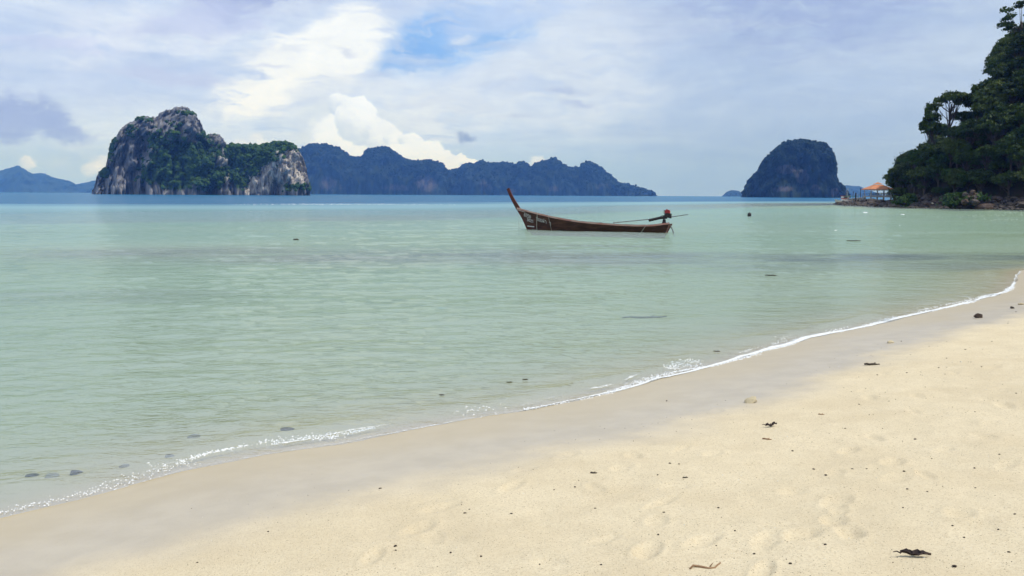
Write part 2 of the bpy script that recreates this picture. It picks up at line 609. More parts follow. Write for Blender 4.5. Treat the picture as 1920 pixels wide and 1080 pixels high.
def ground_z(x, y):
    x, y = np.asarray(x, float), np.asarray(y, float)
    z, d = ground_base(x, y)
    dry = sstep(1.6, 3.2, d)
    z = z + dry * (0.030 * fbm(x * 0.8, y * 0.8, oct=4, seed=5) + 0.010 * fbm(x * 5, y * 5, oct=3, seed=8))
    z = z + (1 - dry) * sstep(0.0, 1.0, d) * 0.008 * fbm(x * 0.9, y * 0.9, oct=3, seed=9)
    r2 = x * x + y * y
    near = r2 < 900
    for fx, fy, ca, sa, ln, wd, dp in feet:
        m = near & (np.abs(x - fx) < 0.6) & (np.abs(y - fy) < 0.6)
        if not m.any():
            continue
        ex = (x[m] - fx) * ca + (y[m] - fy) * sa
        ey = -(x[m] - fx) * sa + (y[m] - fy) * ca
        q = (ex / ln) ** 2 + (ey / wd) ** 2
        wob = 1 + 0.5 * fbm(ex * 14 + fx * 9, ey * 14, oct=2, seed=11)
        z[m] += dp * wob * (-np.exp(-q * q) + 0.32 * np.exp(-((np.sqrt(q) - 1.45) / 0.35) ** 2))
    return z


def on_ground(x, y):
    """world point on the sand seen at a photo pixel"""
    z = 0.0
    for _ in range(12):
        p = ground_pt(x, y, z)
        z = float(ground_base(np.array([p.x]), np.array([p.y]))[0][0])
    return p


for i, (x, y) in enumerate(foot_px):
    p = on_ground(x, y)
    an = R(58 + rnd.uniform(-28, 28))
    feet.append((p.x, p.y, math.cos(an), math.sin(an), rnd.uniform(.09, .15), rnd.uniform(.04, .065), rnd.uniform(.010, .019)))
for i in range(80):
    a_, r_ = R(rnd.uniform(-12, 30)), rnd.uniform(3.2, 22)
    x, y = r_ * math.sin(a_), r_ * math.cos(a_)
    if shore_d(x, y) < 2.2:
        continue
    an = R(58 + rnd.uniform(-60, 60))
    feet.append((x, y, math.cos(an), math.sin(an), rnd.uniform(.07, .14), rnd.uniform(.035, .06), rnd.uniform(.004, .013)))

SEA_R = 9000.0


def rings(spec):
    r = [spec[0][0]]
    for lo, hi, st in spec:
        while r[-1] < hi:
            r.append(min(r[-1] * (1 + st), hi))
    return np.array(r)


def disc(radii, step):
    a = np.concatenate([np.arange(-36, 36, step), np.linspace(36, 324, 61)[:-1]])
    a = np.radians(a)
    na, nr = len(a), len(radii)
    A, RR = np.meshgrid(a, radii, indexing='ij')
    x, y = RR * np.sin(A), RR * np.cos(A)
    return x.ravel(), y.ravel(), grid_faces(na, nr, True)[:, ::-1]


gx, gy, gf = disc(rings([(0.4, 2.5, .15), (2.5, 14, .006), (14, 70, .014), (70, SEA_R, .05)]), 0.13)
gz = ground_z(gx, gy)
gd = shore_d(gx, gy)
gme = mesh_np('beach', np.stack([gx, gy, gz], -1), gf)
set_attr(gme, 'shore', np.clip(gd, -500, 500))
rq, _ = seg_dist(gx + 5 * fbm(gx * .08, gy * .08, oct=2, seed=24), gy + 5.5 * fbm(gx * .06, gy * .1, oct=3, seed=25), REEF)
rw = 5.5 + 3.0 * fbm(gx * 0.12, gy * 0.12, oct=3, seed=21)
reef_v = np.exp(-(rq / rw) ** 2) * np.clip(1.05 + 1.5 * fbm(gx * 0.30, gy * 0.5, oct=4, seed=23), 0, 1)
patch = sstep(0.25, 0.6, fbm(gx * 0.09, gy * 0.16, oct=4, seed=29)) * sstep(9, 20, -gd) * 0.28
set_attr(gme, 'reef', np.clip(reef_v + patch, 0, 1))

m, t, out = material('sand')
P = t.pos()
sd_ = t.attr('shore')
rf = t.attr('reef')
nb = t.noise(P, 0.55, 4.0, 0.55)
nm = t.noise(P, 3.0, 5.0, 0.6)
ng = t.noise(P, 60.0, 3.0, 0.7)
nf = t.noise(P, 220.0, 2.0, 0.7)
edge = t.math('ADD', sd_, t.math('MULTIPLY', t.math('SUBTRACT', nb, 0.5), 1.5))
edge = t.math('ADD', edge, t.math('MULTIPLY', t.math('SUBTRACT', nm, 0.5), 0.35))
dry = t.rng(edge, 1.45, 2.35)
damp = t.rng(edge, 0.2, 1.3)
c_dry = t.mix(t.rng(nm, 0.3, 0.7), (0.665, 0.565, 0.385), (0.715, 0.610, 0.420))
c_dry = t.mix(t.rng(t.noise(P, 1.3, 6.0, 0.65), 0.42, 0.66, 0.0, 0.55), c_dry, (0.60, 0.495, 0.325))
c_dry = t.mix(t.rng(ng, 0.42, 0.70, 0.0, 0.75), c_dry, (0.56, 0.455, 0.295))
c_dry = t.mix(t.rng(nf, 0.66, 0.78, 0.0, 0.6), c_dry, (0.76, 0.70, 0.58))
c_dry = t.mix(t.rng(t.noise(P, 130.0, 1.0, 0.5), 0.66, 0.72, 0.0, 0.85), c_dry, (0.17, 0.13, 0.085))
c_wet = t.mix(t.rng(nm, 0.3, 0.7), (0.43, 0.37, 0.275), (0.485, 0.42, 0.315))
c_wet = t.mix(t.rng(t.noise(P, 90.0, 2.0, 0.6), 0.62, 0.74, 0.0, 0.4), c_wet, (0.26, 0.215, 0.16))
c_wet = t.mix(damp, t.mix(0.6, c_wet, (0.46, 0.37, 0.22)), c_wet)
c_wet = t.mix(t.rng(sd_, -0.6, 0.05), (0.43, 0.375, 0.225), c_wet)
cs = t.mix(dry, c_wet, c_dry)
cs = t.mix(t.math('MULTIPLY', rf, 0.95), cs, (0.04, 0.042, 0.05))
h = t.math('ADD', t.math('MULTIPLY', ng, 0.6), t.math('MULTIPLY', nf, 0.4))
bmp = t.bump(h, t.math('MULTIPLY', t.math('ADD', dry, 0.12), 0.75), 0.012)
above = t.rng(sd_, -0.05, 0.12)
principled(t, out, cs, t.rng(dry, 0, 1, 0.40, 0.92, False), bmp, t.math('MULTIPLY', above, t.rng(dry, 0, 1, 0.26, 0.06, False)))
M['sand'] = m
beach = link('beach', gme, None, m)
tag(beach, 'pale yellow sand beach sloping under the clear water', kind='structure')

# ------------------------------------------------------------------ the sea
wx, wy, wf = disc(rings([(0.4, 2.5, .15), (2.5, 24, .010), (24, 120, .013), (120, SEA_R, .04)]), 0.15)
wb, wd = ground_base(wx, wy)
ws = np.clip(-wd, 0, None)
amp = sstep(0.0, 6.0, ws)
far = np.hypot(wx, wy)
damp_far = 1 - sstep(60, 130, far)
ang = R(20)
ux, uy = wx * math.cos(ang) + wy * math.sin(ang), -wx * math.sin(ang) + wy * math.cos(ang)
wz = amp * damp_far * (0.030 * fbm(ux * 0.45, uy * 1.1, oct=4, seed=31) + 0.022 * fbm(ux * 1.6 + 3, uy * 3.2, oct=3, seed=37) + 0.03 * fbm(ux * .1, uy * .25, oct=2, seed=39))
ridge = 0.55 + 0.25 * fbm(wx * 0.35, wy * 0.35, oct=2, seed=41)
wz += 0.045 * np.exp(-((ws - ridge) / 0.20) ** 2) * np.clip(0.45 + 0.9 * fbm(wx * 0.5, wy * 0.5, oct=3, seed=43), 0, 1)
wz += (1 - amp) * 0.012 * fbm(wx * 1.2, wy * 1.2, oct=3, seed=44)
wz += 0.012 * sstep(0.1, 1.0, ws) * (1 - sstep(8, 20, far)) * fbm(ux * 3.5, uy * 6, oct=3, seed=45)
wme = mesh_np('sea', np.stack([wx, wy, wz], -1), wf)
set_attr(wme, 'depth', np.clip(wz - wb, 0, 30))

m, t, out = material('sea_water')
P = t.pos()
dep = t.attr('depth')
path = t.math('MULTIPLY', dep, 1.35)
ext = t.n('ShaderNodeCombineXYZ')
for i, k in enumerate((0.50, 0.10, 0.26)):
    t.put(ext.inputs[i], t.math('EXPONENT', t.math('MULTIPLY', path, -k)))
W = t.math('SUBTRACT', 1.0, t.math('EXPONENT', t.math('MULTIPLY', path, -0.42)))
deepf = t.rng(dep, 1.5, 7.0)
nlow = t.noise(t.mapping(P, scale=(0.02, 0.05, 1)), 1.0, 5.0, 0.6, 0.4)
shal = t.mix(t.rng(nlow, 0.35, 0.65), (0.480, 0.610, 0.480), (0.575, 0.685, 0.545))
shal = t.mix(t.rng(dep, 0.85, 1.55), shal, (0.335, 0.605, 0.630))
body = t.mix(deepf, shal, (0.030, 0.150, 0.290))
pw = t.mapping(P, rot=(0, 0, R(-20)), scale=(1.0, 1.9, 1.0))
swell = t.rng(t.noise(t.mapping(P, rot=(0, 0, R(12)), scale=(0.05, 0.16, 1.0)), 1.0, 3.0, 0.5), 0.3, 0.7, 0.45, 1.35)
h1 = t.noise(pw, 0.9, 5.0, 0.6, 0.3)
h2 = t.noise(pw, 4.5, 4.0, 0.6, 0.4)
h3 = t.noise(pw, 15.0, 2.0, 0.55)
hh = t.math('ADD', t.math('ADD', t.math('MULTIPLY', h1, 0.210), t.math('MULTIPLY', h2, 0.060)), t.math('MULTIPLY', h3, 0.010))
offshore = t.rng(dep, 0.0, 0.3, 0.45, 1.0)
nrm = t.bump(t.math('MULTIPLY', hh, swell), t.math('MULTIPLY', offshore, 0.8), 1.0)
fr = t.n('ShaderNodeFresnel')
fr.inputs['IOR'].default_value = 1.33
t.put(fr.inputs['Normal'], nrm)
fac = t.math('MULTIPLY', t.rng(fr.outputs[0], 0.06, 0.62, 0.02, 0.43, False), t.rng(deepf, 0, 1, 1.0, 0.85, False))
tr = t.n('ShaderNodeBsdfTransparent')
t.put(tr.inputs[0], ext.outputs[0])
df = t.n('ShaderNodeBsdfDiffuse')
t.put(df.inputs[0], body)
t.put(df.inputs['Normal'], nrm)
gl = t.n('ShaderNodeBsdfGlossy')
gl.inputs['Roughness'].default_value = 0.07
t.put(gl.inputs['Normal'], nrm)
sh = t.mixsh(fac, t.mixsh(W, tr.outputs[0], df.outputs[0]), gl.outputs[0])
t.t.links.new(sh, out.inputs[0])
M['water'] = m
sea = link('sea', wme, None, m)
tag(sea, 'clear turquoise shallow sea turning deep blue towards the horizon', kind='structure')

# ------------------------------------------------------------------ islands and far hills


def resample(pts, n):
    pts = np.array(pts, float)
    s = np.concatenate([[0], np.cumsum(np.hypot(*(np.diff(pts, axis=0).T)))])
    q = np.linspace(0, s[-1], n)
    return np.stack([np.interp(q, s, pts[:, 0]), np.interp(q, s, pts[:, 1])], -1)


def karst(name, sil, dist, depth, nu, nv, p_exp, rough, mat, seed, label, nscale=1.0, veg=None, off=0.35, taper=0.5):
    """a steep limestone body: skyline from the photo taken to real metres at its distance, with a rounded cross-section behind and before it"""
    pts = []
    for x, y in sil:
        p = at_dist(x, y, dist)
        pts.append((p.x, max(p.z, -2.0)))
    pts = resample(pts, nu)
    X, H = pts[:, 0], np.maximum(pts[:, 1], 0.0) + 3.0
    Hm = H.max()
    D = depth * (0.10 + 0.90 * np.clip(H / Hm, 0, 1) ** taper)
    D *= 1 + 0.25 * vnoise(X / (depth * 0.9), X * 0 + seed, seed=seed)
    ph = np.linspace(0, math.pi, nv)
    cphi, sphi = np.cos(ph), np.sin(ph)
    yy = -np.sign(cphi) * np.abs(cphi) ** p_exp
    zz = np.abs(sphi) ** p_exp
    x = np.repeat(X[:, None], nv, 1)
    y = dist + D[:, None] * (yy[None, :] + off * zz[None, :])
    z = -3.0 + H[:, None] * zz[None, :]
    x = x + (y - dist) * (X.mean() / dist)          # the body's long section lies along its own bearing from the beach
    # displacement: ledges, ribs and buttresses
    L = depth * 0.55 * nscale
    f1 = fbm(x / L, y / L, z / (L * 1.4), 4, seed)
    f2 = fbm(x / (L * .22), y / (L * .22), z / (L * .45), 4, seed + 5)
    f3 = fbm(x / (L * .07), y / (L * .07), z / (L * .09), 3, seed + 9)
    a = rough
    side = np.abs(cphi)[None, :] ** 0.7
    rib = 1 - np.abs(fbm(x / (L * .30), y / (L * .9), z / (L * 2.2), 3, seed + 13)) * 2.4
    dy = (f1 * 0.75 + f2 * 0.42 + f3 * 0.13 + rib * 0.16) * depth * a
    y = y + np.sign(yy)[None, :] * dy * side
    x = x + np.sign(yy)[None, :] * dy * side * (X.mean() / dist)
    x = x + (f2 * 0.07 + f3 * 0.04) * depth * a * side
    z = z + np.minimum(zz[None, :] * 2, 1) * (f3 * 0.075 + f2 * 0.03) * depth * a
    V = np.stack([x, y, z], -1).reshape(-1, 3)
    o0 = np.array([X.mean(), dist, 0.0])
    me = mesh_np(name, V - o0, grid_faces(nu, nv))
    vg = np.zeros(len(V)) if veg is None else veg(V)
    set_attr(me, 'veg', vg)
    o = link(name, me, None, mat)
    o.location = o0
    tag(o, label, kind='structure')
    return o, V, vg


def to_px(V):
    """photo pixel of world points (only for laying real ground cover where the photograph has it)"""
    d = V - np.array(CAM)
    f = d @ np.array(Fv)
    return 960 + FPX * (d @ np.array(Rr)) / f, 540 - FPX * (d @ np.array(Ur)) / f


def cliff_mat(name, rock_a, rock_b, streak, green_a, green_b, sc, pale_attr=False, sstreak=1.0):
    m, t, out = material(name)
    v = t.coord()
    n1 = t.noise(v, 0.06 * sc, 6.0, 0.62)
    n2 = t.noise(t.mapping(v, scale=(1, 1, 0.28)), 0.22 * sc, 7.0, 0.66)
    n3 = t.noise(t.mapping(v, scale=(1, 1, 0.12)), 0.5 * sc, 5.0, 0.6)
    rock = t.mix(t.rng(n2, 0.36, 0.64), rock_a, rock_b)
    rock = t.mix(t.rng(n3, 0.5, 0.66, 0.0, 0.75), rock, streak)
    if pale_attr:
        pl = t.attr('pale')
        prock = t.mix(t.rng(n2, 0.4, 0.62), (0.38, 0.355, 0.325), (0.66, 0.63, 0.585))
        prock = t.mix(t.rng(n3, 0.50, 0.6, 0.0, 0.85), prock, (0.12, 0.105, 0.10))
        rock = t.mix(t.rng(t.math('ADD', pl, t.math('MULTIPLY', t.math('SUBTRACT', n1, 0.5), 0.7)), 0.22, 0.45), rock, prock)
    g = t.mix(t.rng(t.noise(v, 0.35 * sc, 5.0, 0.65), 0.35, 0.65), green_a, green_b)
    vg = t.attr('veg')
    msk = t.math('ADD', vg, t.math('MULTIPLY', t.math('SUBTRACT', n2, 0.5), 0.9))
    cr = t.mix(t.rng(msk, 0.42, 0.62), rock, g)
    principled(t, out, cr, 0.9, t.bump(t.math('ADD', n2, t.math('MULTIPLY', n3, 0.5)), 0.9, 2.2 / sc), 0.1)
    return m


GA, GB = (0.022, 0.052, 0.013), (0.055, 0.105, 0.024)
M['cliff'] = cliff_mat('limestone', (0.160, 0.163, 0.176), (0.275, 0.276, 0.292), (0.095, 0.097, 0.106), GA, GB, 1.0, True)
M['far_cliff'] = cliff_mat('far_limestone', (0.06, 0.056, 0.06), (0.115, 0.105, 0.105), (0.04, 0.04, 0.042), (0.010, 0.020, 0.010), (0.018, 0.032, 0.013), 0.5)
M['far_wood'] = cliff_mat('far_woodland', (0.07, 0.07, 0.07), (0.12, 0.11, 0.10), (0.05, 0.05, 0.05), (0.010, 0.022, 0.010), (0.02, 0.036, 0.014), 0.25)


def gauss_px(V, items):
    x, y = to_px(V)
    o = np.zeros(len(V))
    for cx, cy_, rx, ry, a in items:
        o = np.maximum(o, a * np.exp(-(((x - cx) / rx) ** 2 + ((y - cy_) / ry) ** 2) ** 1.5))
    return o


massif = [(172, 362), (178, 350), (181, 334), (186, 325), (196, 318), (204, 311), (202, 297), (207, 284), (214, 266), (222, 248), (234, 235), (246, 229), (262, 222),
          (272, 219), (284, 221), (293, 221), (299, 213), (308, 208), (320, 206), (332, 202), (341, 200), (352, 204), (362, 212), (369, 221), (376, 231), (381, 243),
          (386, 255), (393, 253), (404, 252), (412, 254), (419, 262), (422, 275), (424, 300), (427, 330), (429, 363)]
shoulder = [(405, 364), (408, 330), (414, 296), (420, 279), (436, 272), (452, 273), (470, 275), (490, 275), (506, 272), (518, 268), (532, 268), (546, 271), (556, 279),
            (564, 291), (570, 306), (574, 322), (576, 342), (577, 364)]
veg1 = [(345, 300, 72, 40, .95), (330, 335, 50, 26, .9), (390, 330, 40, 30, .95), (300, 270, 30, 30, .6), (330, 250, 24, 22, .5), (285, 325, 28, 26, .7),
        (245, 245, 12, 12, .4), (405, 290, 18, 18, .55), (200, 322, 12, 8, .8), (350, 212, 16, 5, .5), (270, 224, 18, 4, .6), (375, 262, 14, 14, .6), (212, 270, 6, 40, .5)]
veg2 = [(450, 290, 40, 22, 1.0), (480, 290, 46, 22, 1.0), (525, 275, 40, 9, 1.0), (440, 320, 24, 26, .9), (475, 318, 18, 14, .9), (452, 340, 18, 22, .8), (550, 350, 26, 7, .9), (494, 300, 14, 14, .8)]
isl, V1, vg1 = karst('island', massif, 1200.0, 55.0, 300, 130, 0.62, 1.0, M['cliff'], 101, 'tall grey limestone island with green scrub rising on the left of the bay',
                     veg=lambda V: gauss_px(V, veg1), off=0.30)
isl2, V2, vg2 = karst('island', shoulder, 1195.0, 45.0, 240, 110, 0.55, 0.8, M['cliff'], 131, 'low green topped limestone island with pale streaked cliff beside the tall one',
                      veg=lambda V: gauss_px(V, veg2), off=0.25)
pale2 = [(540, 316, 36, 40, 1.1), (520, 332, 26, 30, 1.1), (508, 345, 12, 16, .9), (470, 345, 18, 16, .95), (488, 350, 8, 12, .6), (560, 310, 16, 34, 1.0)]
pale1 = [(422, 318, 9, 26, 1.0), (412, 338, 8, 12, .9), (416, 300, 6, 12, .5)]
for o_, V_, pl_ in ((isl, V1, pale1), (isl2, V2, pale2)):
    set_attr(o_.data, 'pale', gauss_px(V_, pl_))


def ico(sub=1):
    import bmesh
    bm = bmesh.new()
    bmesh.ops.create_icosphere(bm, subdivisions=sub, radius=1.0)
    v = np.array([q.co[:] for q in bm.verts])
    f = np.array([[q.index for q in fc.verts] for fc in bm.faces])
    bm.free()
    return v, f


ICO1, ICOF1 = ico(1)
ICO2, ICOF2 = ico(2)
ICO3, ICOF3 = ico(3)


def scrub(parent, V, wgt, n, rad, seed, mat, name='scrub'):
    """bushes and small trees on a far slope: thousands of ragged tufts in one mesh"""
    g = np.random.default_rng(seed)
    prob = np.clip(wgt, 0, 1) ** 1.5
    idx = g.choice(len(V), n, p=prob / prob.sum())
    base = V[idx] - np.array(parent.location)
    k = len(ICO1)
    r = g.uniform(rad[0], rad[1], n)
    vv = ICO1[None] * (1 + g.uniform(-.35, .35, (n, k, 1)))
    vv = vv * r[:, None, None] * np.array([1, 1, 0.85])
    vv = vv + base[:, None, :] + g.normal(0, 1, (n, 1, 3)) * rad[0] * 0.5
    ff = (ICOF1[None] + (np.arange(n) * k)[:, None, None]).reshape(-1, 3)
    me = mesh_np(name, vv.reshape(-1, 3), ff, False)
    o = link(name, me, parent, mat)
    o['kind'] = 'stuff'
    return o


m, t, out = material('scrub_green')
v = t.coord()
n1 = t.noise(v, 0.12, 4.0, 0.6)
n2 = t.noise(v, 0.9, 4.0, 0.7)
cg = t.mix(t.rng(n1, 0.35, 0.65), (0.018, 0.046, 0.012), (0.058, 0.120, 0.022))
cg = t.mix(t.rng(n2, 0.5, 0.7, 0, 0.6), cg, (0.075, 0.125, 0.03))
principled(t, out, cg, 0.85, t.bump(n2, 0.9, 1.5), 0.1)
M['scrub'] = m

front1 = V1[:, 1] < 1200 + 30
scrub(isl, V1, (vg1 * (0.4 + fbm(V1[:, 0] / 14, V1[:, 1] / 14, V1[:, 2] / 14, 3, 55) * 0.9 > 0.22)) ** 1.4 * (V1[:, 2] > 3) * front1 + 0.0, 2600, (1.3, 3.6), 61, M['scrub'])
scrub(isl2, V2, (vg2 * (0.4 + fbm(V2[:, 0] / 14, V2[:, 1] / 14, V2[:, 2] / 14, 3, 57) * 0.9 > 0.05)) * (V2[:, 2] > 3), 2600, (1.3, 3.4), 63, M['scrub'])

ridge_a = [(505, 364), (512, 320), (530, 292), (552, 283), (566, 278), (581, 271), (598, 270), (617, 272.5), (630, 276), (642, 282.5), (655, 292), (661, 295), (676, 295), (681, 292), (684, 284),
           (692, 279), (702, 277), (713, 276), (722, 276), (731, 279), (742, 287), (753, 296), (764, 300), (787, 302), (801, 300), (816, 303.6), (829, 307), (831, 312), (832, 324), (834, 345), (838, 365)]
ridge_b = [(812, 366), (822, 335), (832, 322), (846, 318), (861, 317.7), (868, 310), (875, 307), (892, 307), (896, 303), (905, 302), (912, 306.6), (928, 306), (942, 305.5), (957, 307), (968, 309.5),
           (973, 303.6), (981, 303.6), (986, 308.4), (997, 314.7), (1005, 306.6), (1020, 303), (1031, 298.4), (1040, 297.3), (1047, 302), (1057, 308.4), (1066, 315), (1086, 315), (1092, 308.4),
           (1099, 304), (1107, 304), (1116, 308.4), (1131, 319.5), (1145, 330.6), (1158, 343), (1171, 345.4), (1190, 349), (1208, 355.4), (1223, 360), (1233, 368)]
veg_far = lambda V: 0.95 - gauss_px(V, [(745, 352, 50, 12, .5), (800, 345, 30, 22, .55), (615, 345, 26, 22, .5), (640, 352, 16, 14, .4), (910, 348, 22, 18, .45), (1040, 355, 18, 12, .5), (1125, 350, 14, 14, .4),
                                          (960, 358, 14, 8, .5), (1140, 348, 10, 12, .4)])
ra, Va, _ = karst('hill', ridge_a, 4000.0, 190.0, 260, 80, 0.6, 0.5, M['far_cliff'], 201, 'dark blue wooded ridge with rounded knolls behind the limestone islands', veg=veg_far)
rb, Vb, _ = karst('hill', ridge_b, 4150.0, 170.0, 300, 80, 0.6, 0.5, M['far_cliff'], 221, 'dark blue ridge tapering to a low point behind the wooden boat', veg=veg_far)
dome = [(1391, 370), (1397, 355.6), (1403, 341), (1407, 335), (1417, 326.7), (1423, 318.5), (1426, 311), (1433, 299), (1441, 292.6), (1450, 284.4), (1458, 275), (1466, 270), (1482, 264.4),
        (1500, 262), (1515, 263.7), (1533, 266.7), (1547, 271), (1555, 277), (1561, 287.4), (1564, 299), (1566, 314), (1567, 329), (1571, 340.7), (1577, 346.7), (1584, 354), (1589, 361.5), (1591, 371)]
veg_dome = lambda V: 0.98 - gauss_px(V, [(1475, 318, 26, 12, .75), (1505, 332, 16, 18, .75), (1470, 355, 30, 8, .6), (1528, 355, 12, 14, .7), (1565, 360, 10, 10, .8), (1520, 310, 14, 10, .4), (1540, 330, 14, 14, .4)])
dm, Vd, _ = karst('island', dome, 1900.0, 92.0, 260, 100, 0.7, 0.8, M['far_cliff'], 241, 'steep dome shaped wooded island standing alone on the horizon', veg=veg_dome)
small = [(1352, 369), (1356, 366), (1362, 360), (1370, 356.7), (1378, 356.7), (1386, 358.5), (1393, 364), (1400, 369)]
karst('island', small, 6000.0, 90.0, 60, 40, 0.8, 0.4, M['far_wood'], 261, 'small round blue islet just beside the dome shaped island', veg=lambda V: np.ones(len(V)))
rhill = [(1555, 370), (1562, 352), (1580, 347.5), (1590, 347.3), (1600, 348.7), (1612, 349), (1618, 351.7), (1624, 354), (1640, 360), (1662, 371)]
karst('hill', rhill, 7000.0, 150.0, 80, 40, 0.8, 0.4, M['far_wood'], 281, 'pale blue far hill showing between dome island and pavilion', veg=lambda V: np.ones(len(V)))
lhill = [(-420, 364), (-330, 345), (-240, 338), (-170, 330), (-90, 322), (-40, 325), (0, 320), (9, 318), (17, 315.5), (26, 312.7), (32, 310), (37, 311), (46, 316.7), (52, 320.7), (57, 324), (63, 326), (69, 325), (84, 325), (89, 328.7),
         (97, 331.6), (109, 335), (121, 338), (132, 340), (142, 346), (153, 345), (166, 342), (179, 339), (200, 336), (240, 342), (300, 352), (340, 362)]
karst('hill', lhill, 8000.0, 420.0, 260, 50, 0.85, 0.4, M['far_wood'], 291, 'pale blue peaked far hills on the horizon left of the islands', veg=lambda V: np.ones(len(V)))

m, t, out = material('far_woods')
v = t.coord()
n1 = t.noise(v, 0.03, 4.0, 0.6)
principled(t, out, t.mix(t.rng(n1, 0.35, 0.65), (0.010, 0.020, 0.010), (0.020, 0.036, 0.014)), 0.9, None, 0.05)
M['far_woods'] = m
# woods as a ragged cover on the far ridges, so that the skylines are tree tops
for o_, V_, n_, rr_, sd in ((ra, Va, 4200, (3.5, 7.5), 71), (rb, Vb, 4200, (3.5, 7.5), 72), (dm, Vd, 3600, (1.5, 3.5), 73)):
    top = np.clip(V_[:, 2] / V_[:, 2].max(), 0, 1)
    x_, y_ = to_px(V_)
    vgm = (veg_dome if o_ is dm else veg_far)(V_)
    scrub(o_, V_, np.where((V_[:, 2] > 8), sstep(0.5, 0.8, vgm) * (0.25 + top), 0), n_, rr_, sd, M['far_woods'], 'woodland')

# ------------------------------------------------------------------ rocks


def rock_mesh(seed, sub=2, flat=0.7):
    v, f = (ICO2, ICOF2) if sub == 2 else (ICO3, ICOF3)
    n = fbm(v[:, 0] * 1.1 + seed * 7.3, v[:, 1] * 1.1, v[:, 2] * 1.1, 4, seed, 0.6)
    p = v * (1 + 0.55 * n)[:, None]
    # planed faces
    g = np.random.default_rng(seed)
    for _ in range(7):
        nrm_ = g.normal(size=3)
        nrm_ /= np.linalg.norm(nrm_)
        lim = g.uniform(0.55, 0.85)
        q = p @ nrm_
        p = p - np.outer(np.maximum(q - lim, 0) * 0.85, nrm_)
    p[:, 2] *= flat
    return mesh_np('rock', p, f, False)


rnd.seed(11)
ROCKS = [rock_mesh(400 + i) for i in range(10)]


def rock_variants(mat):
    o = []
    for r_ in ROCKS:
        c_ = r_.copy()
        c_.materials.clear()
        c_.materials.append(mat)
        o.append(c_)
    return o


M['coral'] = rock_mat('coral', (0.58, 0.48, 0.30), (0.68, 0.58, 0.38), (0.20, 0.15, 0.09), 14.0)
RV = {k: rock_variants(M[k]) for k in ('boulder', 'boulder_brown', 'boulder_pale', 'coral')}


def rock(name, p, s, kind, label, group=None, cat='rock', seed=None):
    o = link(name, rnd.choice(RV[kind]))
    o.location = p
    o.scale = s if isinstance(s, tuple) else (s * rnd.uniform(.8, 1.3), s * rnd.uniform(.8, 1.2), s * rnd.uniform(.65, 1.05))
    o.rotation_euler = (rnd.uniform(-.3, .3), rnd.uniform(-.3, .3), rnd.uniform(0, 6.28))
    return tag(o, label, cat, group)


# headland
HL = np.array([(300, 150), (140, 152), (104, 160.5), (95.2, 169), (88.6, 186), (87.8, 203), (102, 238), (120, 282), (150, 340), (320, 520)], float)


def head_d(x, y):
    d, s = seg_dist(np.asarray(x, float), np.asarray(y, float), HL)
    return -d * -s


def head_z(x, y):
    d = head_d(np.asarray(x, float), np.asarray(y, float))
    dd = np.clip(d, -6, 200)
    z = 1.2 + np.where(dd > 0, 2.6 * sstep(0, 2.2, dd) + 1.18 * np.clip(dd - 1, 0, 34) + 0.6 * np.clip(dd - 35, 0, 60), dd * 0.4)
    return z + sstep(0, 4, dd) * 1.0 * fbm(np.asarray(x) * .12, np.asarray(y) * .12, oct=4, seed=77)


hx, hy = np.meshgrid(np.linspace(82, 300, 150), np.linspace(146, 420, 190), indexing='ij')
hz = head_z(hx, hy)
hme = mesh_np('headland', np.stack([hx, hy, hz], -1).reshape(-1, 3), grid_faces(150, 190))
m, t, out = material('headland_soil')
v = t.pos()
n1 = t.noise(v, 0.4, 6.0, 0.65)
n2 = t.noise(v, 2.2, 6.0, 0.65)
cg = t.mix(t.rng(n1, 0.4, 0.6), (0.018, 0.014, 0.010), (0.038, 0.028, 0.020))
cg = t.mix(t.rng(n2, 0.5, 0.65), cg, (0.018, 0.032, 0.010))
principled(t, out, cg, 0.9, t.bump(n2, 1.0, 0.4), 0.1)
head = link('headland', hme, None, m)
tag(head, 'steep wooded headland closing the bay on the right', kind='structure')

# ------------------------------------------------------------------ trees of the headland
m, t, out = material('leaves')
oi = t.n('ShaderNodeObjectInfo')
v = t.coord()
n1 = t.noise(v, 0.55, 4.0, 0.6)
cg = t.mix(t.rng(n1, 0.35, 0.65), (0.014, 0.032, 0.005), (0.046, 0.084, 0.012))
cg = t.mix(t.rng(t.noise(v, 2.6, 3.0, 0.7), 0.48, 0.70, 0.0, 0.75), cg, (0.100, 0.140, 0.024))
cg = t.mix(t.rng(oi.outputs['Random'], 0.55, 1.0, 0.0, 0.7), cg, (0.095, 0.125, 0.028))
cg = t.mix(t.rng(oi.outputs['Random'], 0.40, 0.0, 0.0, 0.55), cg, (0.010, 0.022, 0.007))
p = principled(t, out, cg, 0.6, None, 0.25)
p.inputs['Subsurface Weight'].default_value = 0.0
tl = t.n('ShaderNodeBsdfTranslucent')
t.put(tl.inputs[0], t.mix(0.5, cg, (0.07, 0.12, 0.02)))
sh = t.mixsh(0.22, p.outputs[0], tl.outputs[0])
t.t.links.new(sh, out.inputs[0])
M['leaves'] = m
m, t, out = material('bright_leaves')
v = t.coord()
n1 = t.noise(v, 0.8, 4.0, 0.6)
cg = t.mix(t.rng(n1, 0.35, 0.65), (0.026, 0.062, 0.010), (0.062, 0.115, 0.020))
p = principled(t, out, cg, 0.6, None, 0.25)
tl = t.n('ShaderNodeBsdfTranslucent')
t.put(tl.inputs[0], cg)
t.t.links.new(t.mixsh(0.25, p.outputs[0], tl.outputs[0]), out.inputs[0])
M['bright_leaves'] = m
M['bark'] = simple('bark', (0.045, 0.035, 0.026), (0.10, 0.08, 0.062), 3.0, 0.9, (1, 1, 0.3), 0.6, 0.05)


